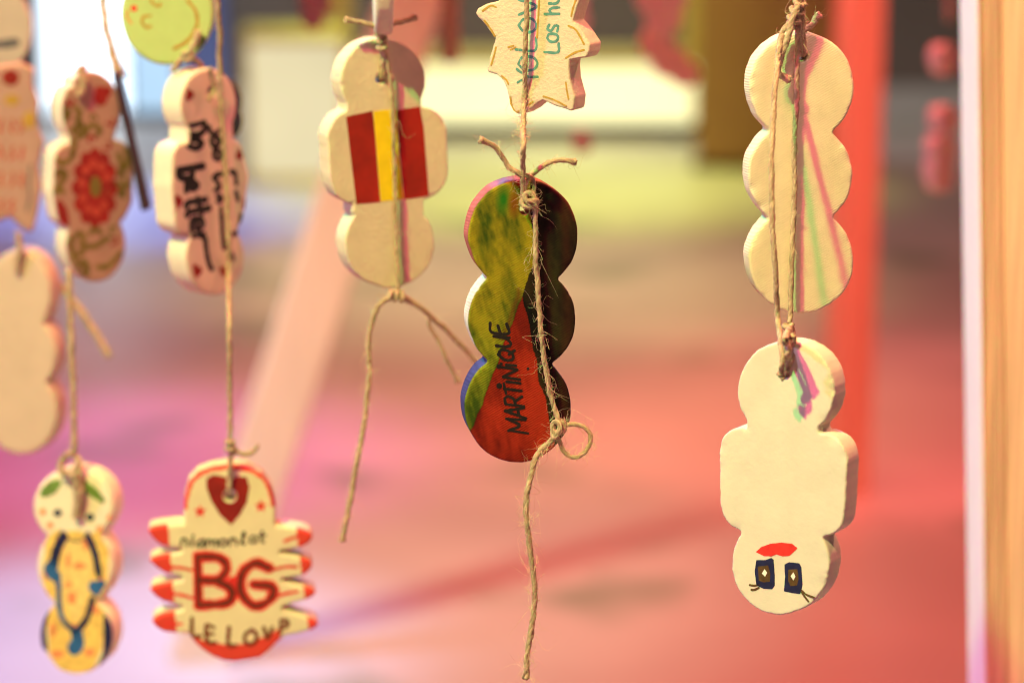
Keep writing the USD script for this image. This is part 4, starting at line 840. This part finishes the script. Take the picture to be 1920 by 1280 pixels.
cord(t, near(dp, [(392, 128, 0.006), (398, 150, 0.004), (404, 164, 0.004), (398, 176, 0.0035), (392, 190, 0.003)]), 'loose_end', seed=64, R=0.0012, step=0.001)
hairs(t, [q[5:]], 100, 11)
t = twine('twine', 'short knotted twine joining the green smiling tag to the Do better tag')
cord(t, near(gp, [(374, 58, 0.004), (366, 78, 0.004), (356, 98, 0.004), (348, 116, 0.003)]), seed=65, R=0.0018, step=0.001)
cord(t, near(gp, [(352, 104, 0.003), (340, 112, 0.003), (330, 124, 0.003), (322, 134, 0.003)]), 'loose_end', seed=66, R=0.0014, step=0.001)
cord(t, near(gp, [(354, 104, 0.003), (366, 112, 0.001), (376, 122, -0.004), (386, 140, -0.012)]), 'loose_end', seed=67, R=0.0014, step=0.001)
cord(t, knot_path(gp.front(352, 106, 0.003), (0.4, 0, -1), 0.0022, 2.0, 0.006, 4), 'knot', seed=68, R=0.0013, step=0.001)
t = twine('twine', 'pale twine above the flower tag ending in a dark knot')
cord(t, [P(191, HOOK, 1.37), P(192, -40, 1.37), P(198, 40, 1.37), P(208, 90, 1.37), P(218, 128, 1.37)], seed=69, R=0.0022, step=0.001)
cord(t, knot_path(P(221, 134, 1.37), (0.3, 0, -1), 0.0020, 2.0, 0.006, 2), 'knot', seed=70, R=0.0014, step=0.001)
cord(t, near(flp, [(160, 128, -0.003), (148, 132, 0.001), (156, 148, 0.003), (154, 166, 0.003), (146, 180, 0.003)]), 'loop', seed=71, R=0.0018, step=0.001)
t = twine('twine', 'twine hanging from the flower tag down to the sandal tag')
q = near(pp, [(128, 505, -0.001), (131, 560, 0.0), (135, 660, 0.001), (138, 760, 0.002), (140, 848, 0.003)])
cord(t, q, seed=72, R=0.0017, step=0.001)
cord(t, near(pp, [(142, 850, 0.003), (128, 852, 0.004), (116, 864, 0.004), (114, 880, 0.004), (126, 888, 0.004), (142, 882, 0.005), (148, 868, 0.004), (142, 856, 0.003)]), 'loop', seed=73, R=0.0019, step=0.001)
cord(t, near(pp, [(140, 884, 0.005), (146, 904, 0.004), (148, 930, 0.003), (145, 955, 0.0025), (143, 968, 0.0025)]), 'loose_end', seed=74, R=0.0028, step=0.001)
cord(t, near(pp, [(136, 890, 0.004), (140, 912, 0.003), (142, 930, 0.002)]), 'loop', seed=79, R=0.0014, step=0.001)
hairs(t, [q], 60, 12)
t = twine('twine', 'pink twine at the blank far left tag with slanting loose end')
wp = tw0['pl']
cord(t, near(wp, [(34, 436, 0.003), (37, 470, 0.003), (33, 500, 0.002), (33, 510, 0.0025)]), seed=75, R=0.0020, step=0.001)
cord(t, near(wp, [(48, 470, -0.006), (80, 494, -0.012), (110, 530, -0.016), (150, 582, -0.018), (180, 626, -0.018), (206, 668, -0.018)]), 'loose_end', seed=76, R=0.0022, step=0.001)
for nm, px, t_, y1_, R in (('far_twine', 845, 2.3, 112, 0.0090), ('far_twine', 1780, 2.2, 40, 0.004), ('far_twine', 1236, 2.5, 60, 0.004)):
    lab = {845: 'blurred mauve twine far behind between flag and sun tags', 1780: 'blurred twine holding the red tags beside the white edge', 1236: 'blurred twine behind holding the slanting pink tag'}[px]
    t = twine(nm, lab)
    cord(t, [P(px - 8, HOOK, t_), P(px - 4, -80, t_), P(px, y1_, t_)], seed=px, R=R, step=0.004)
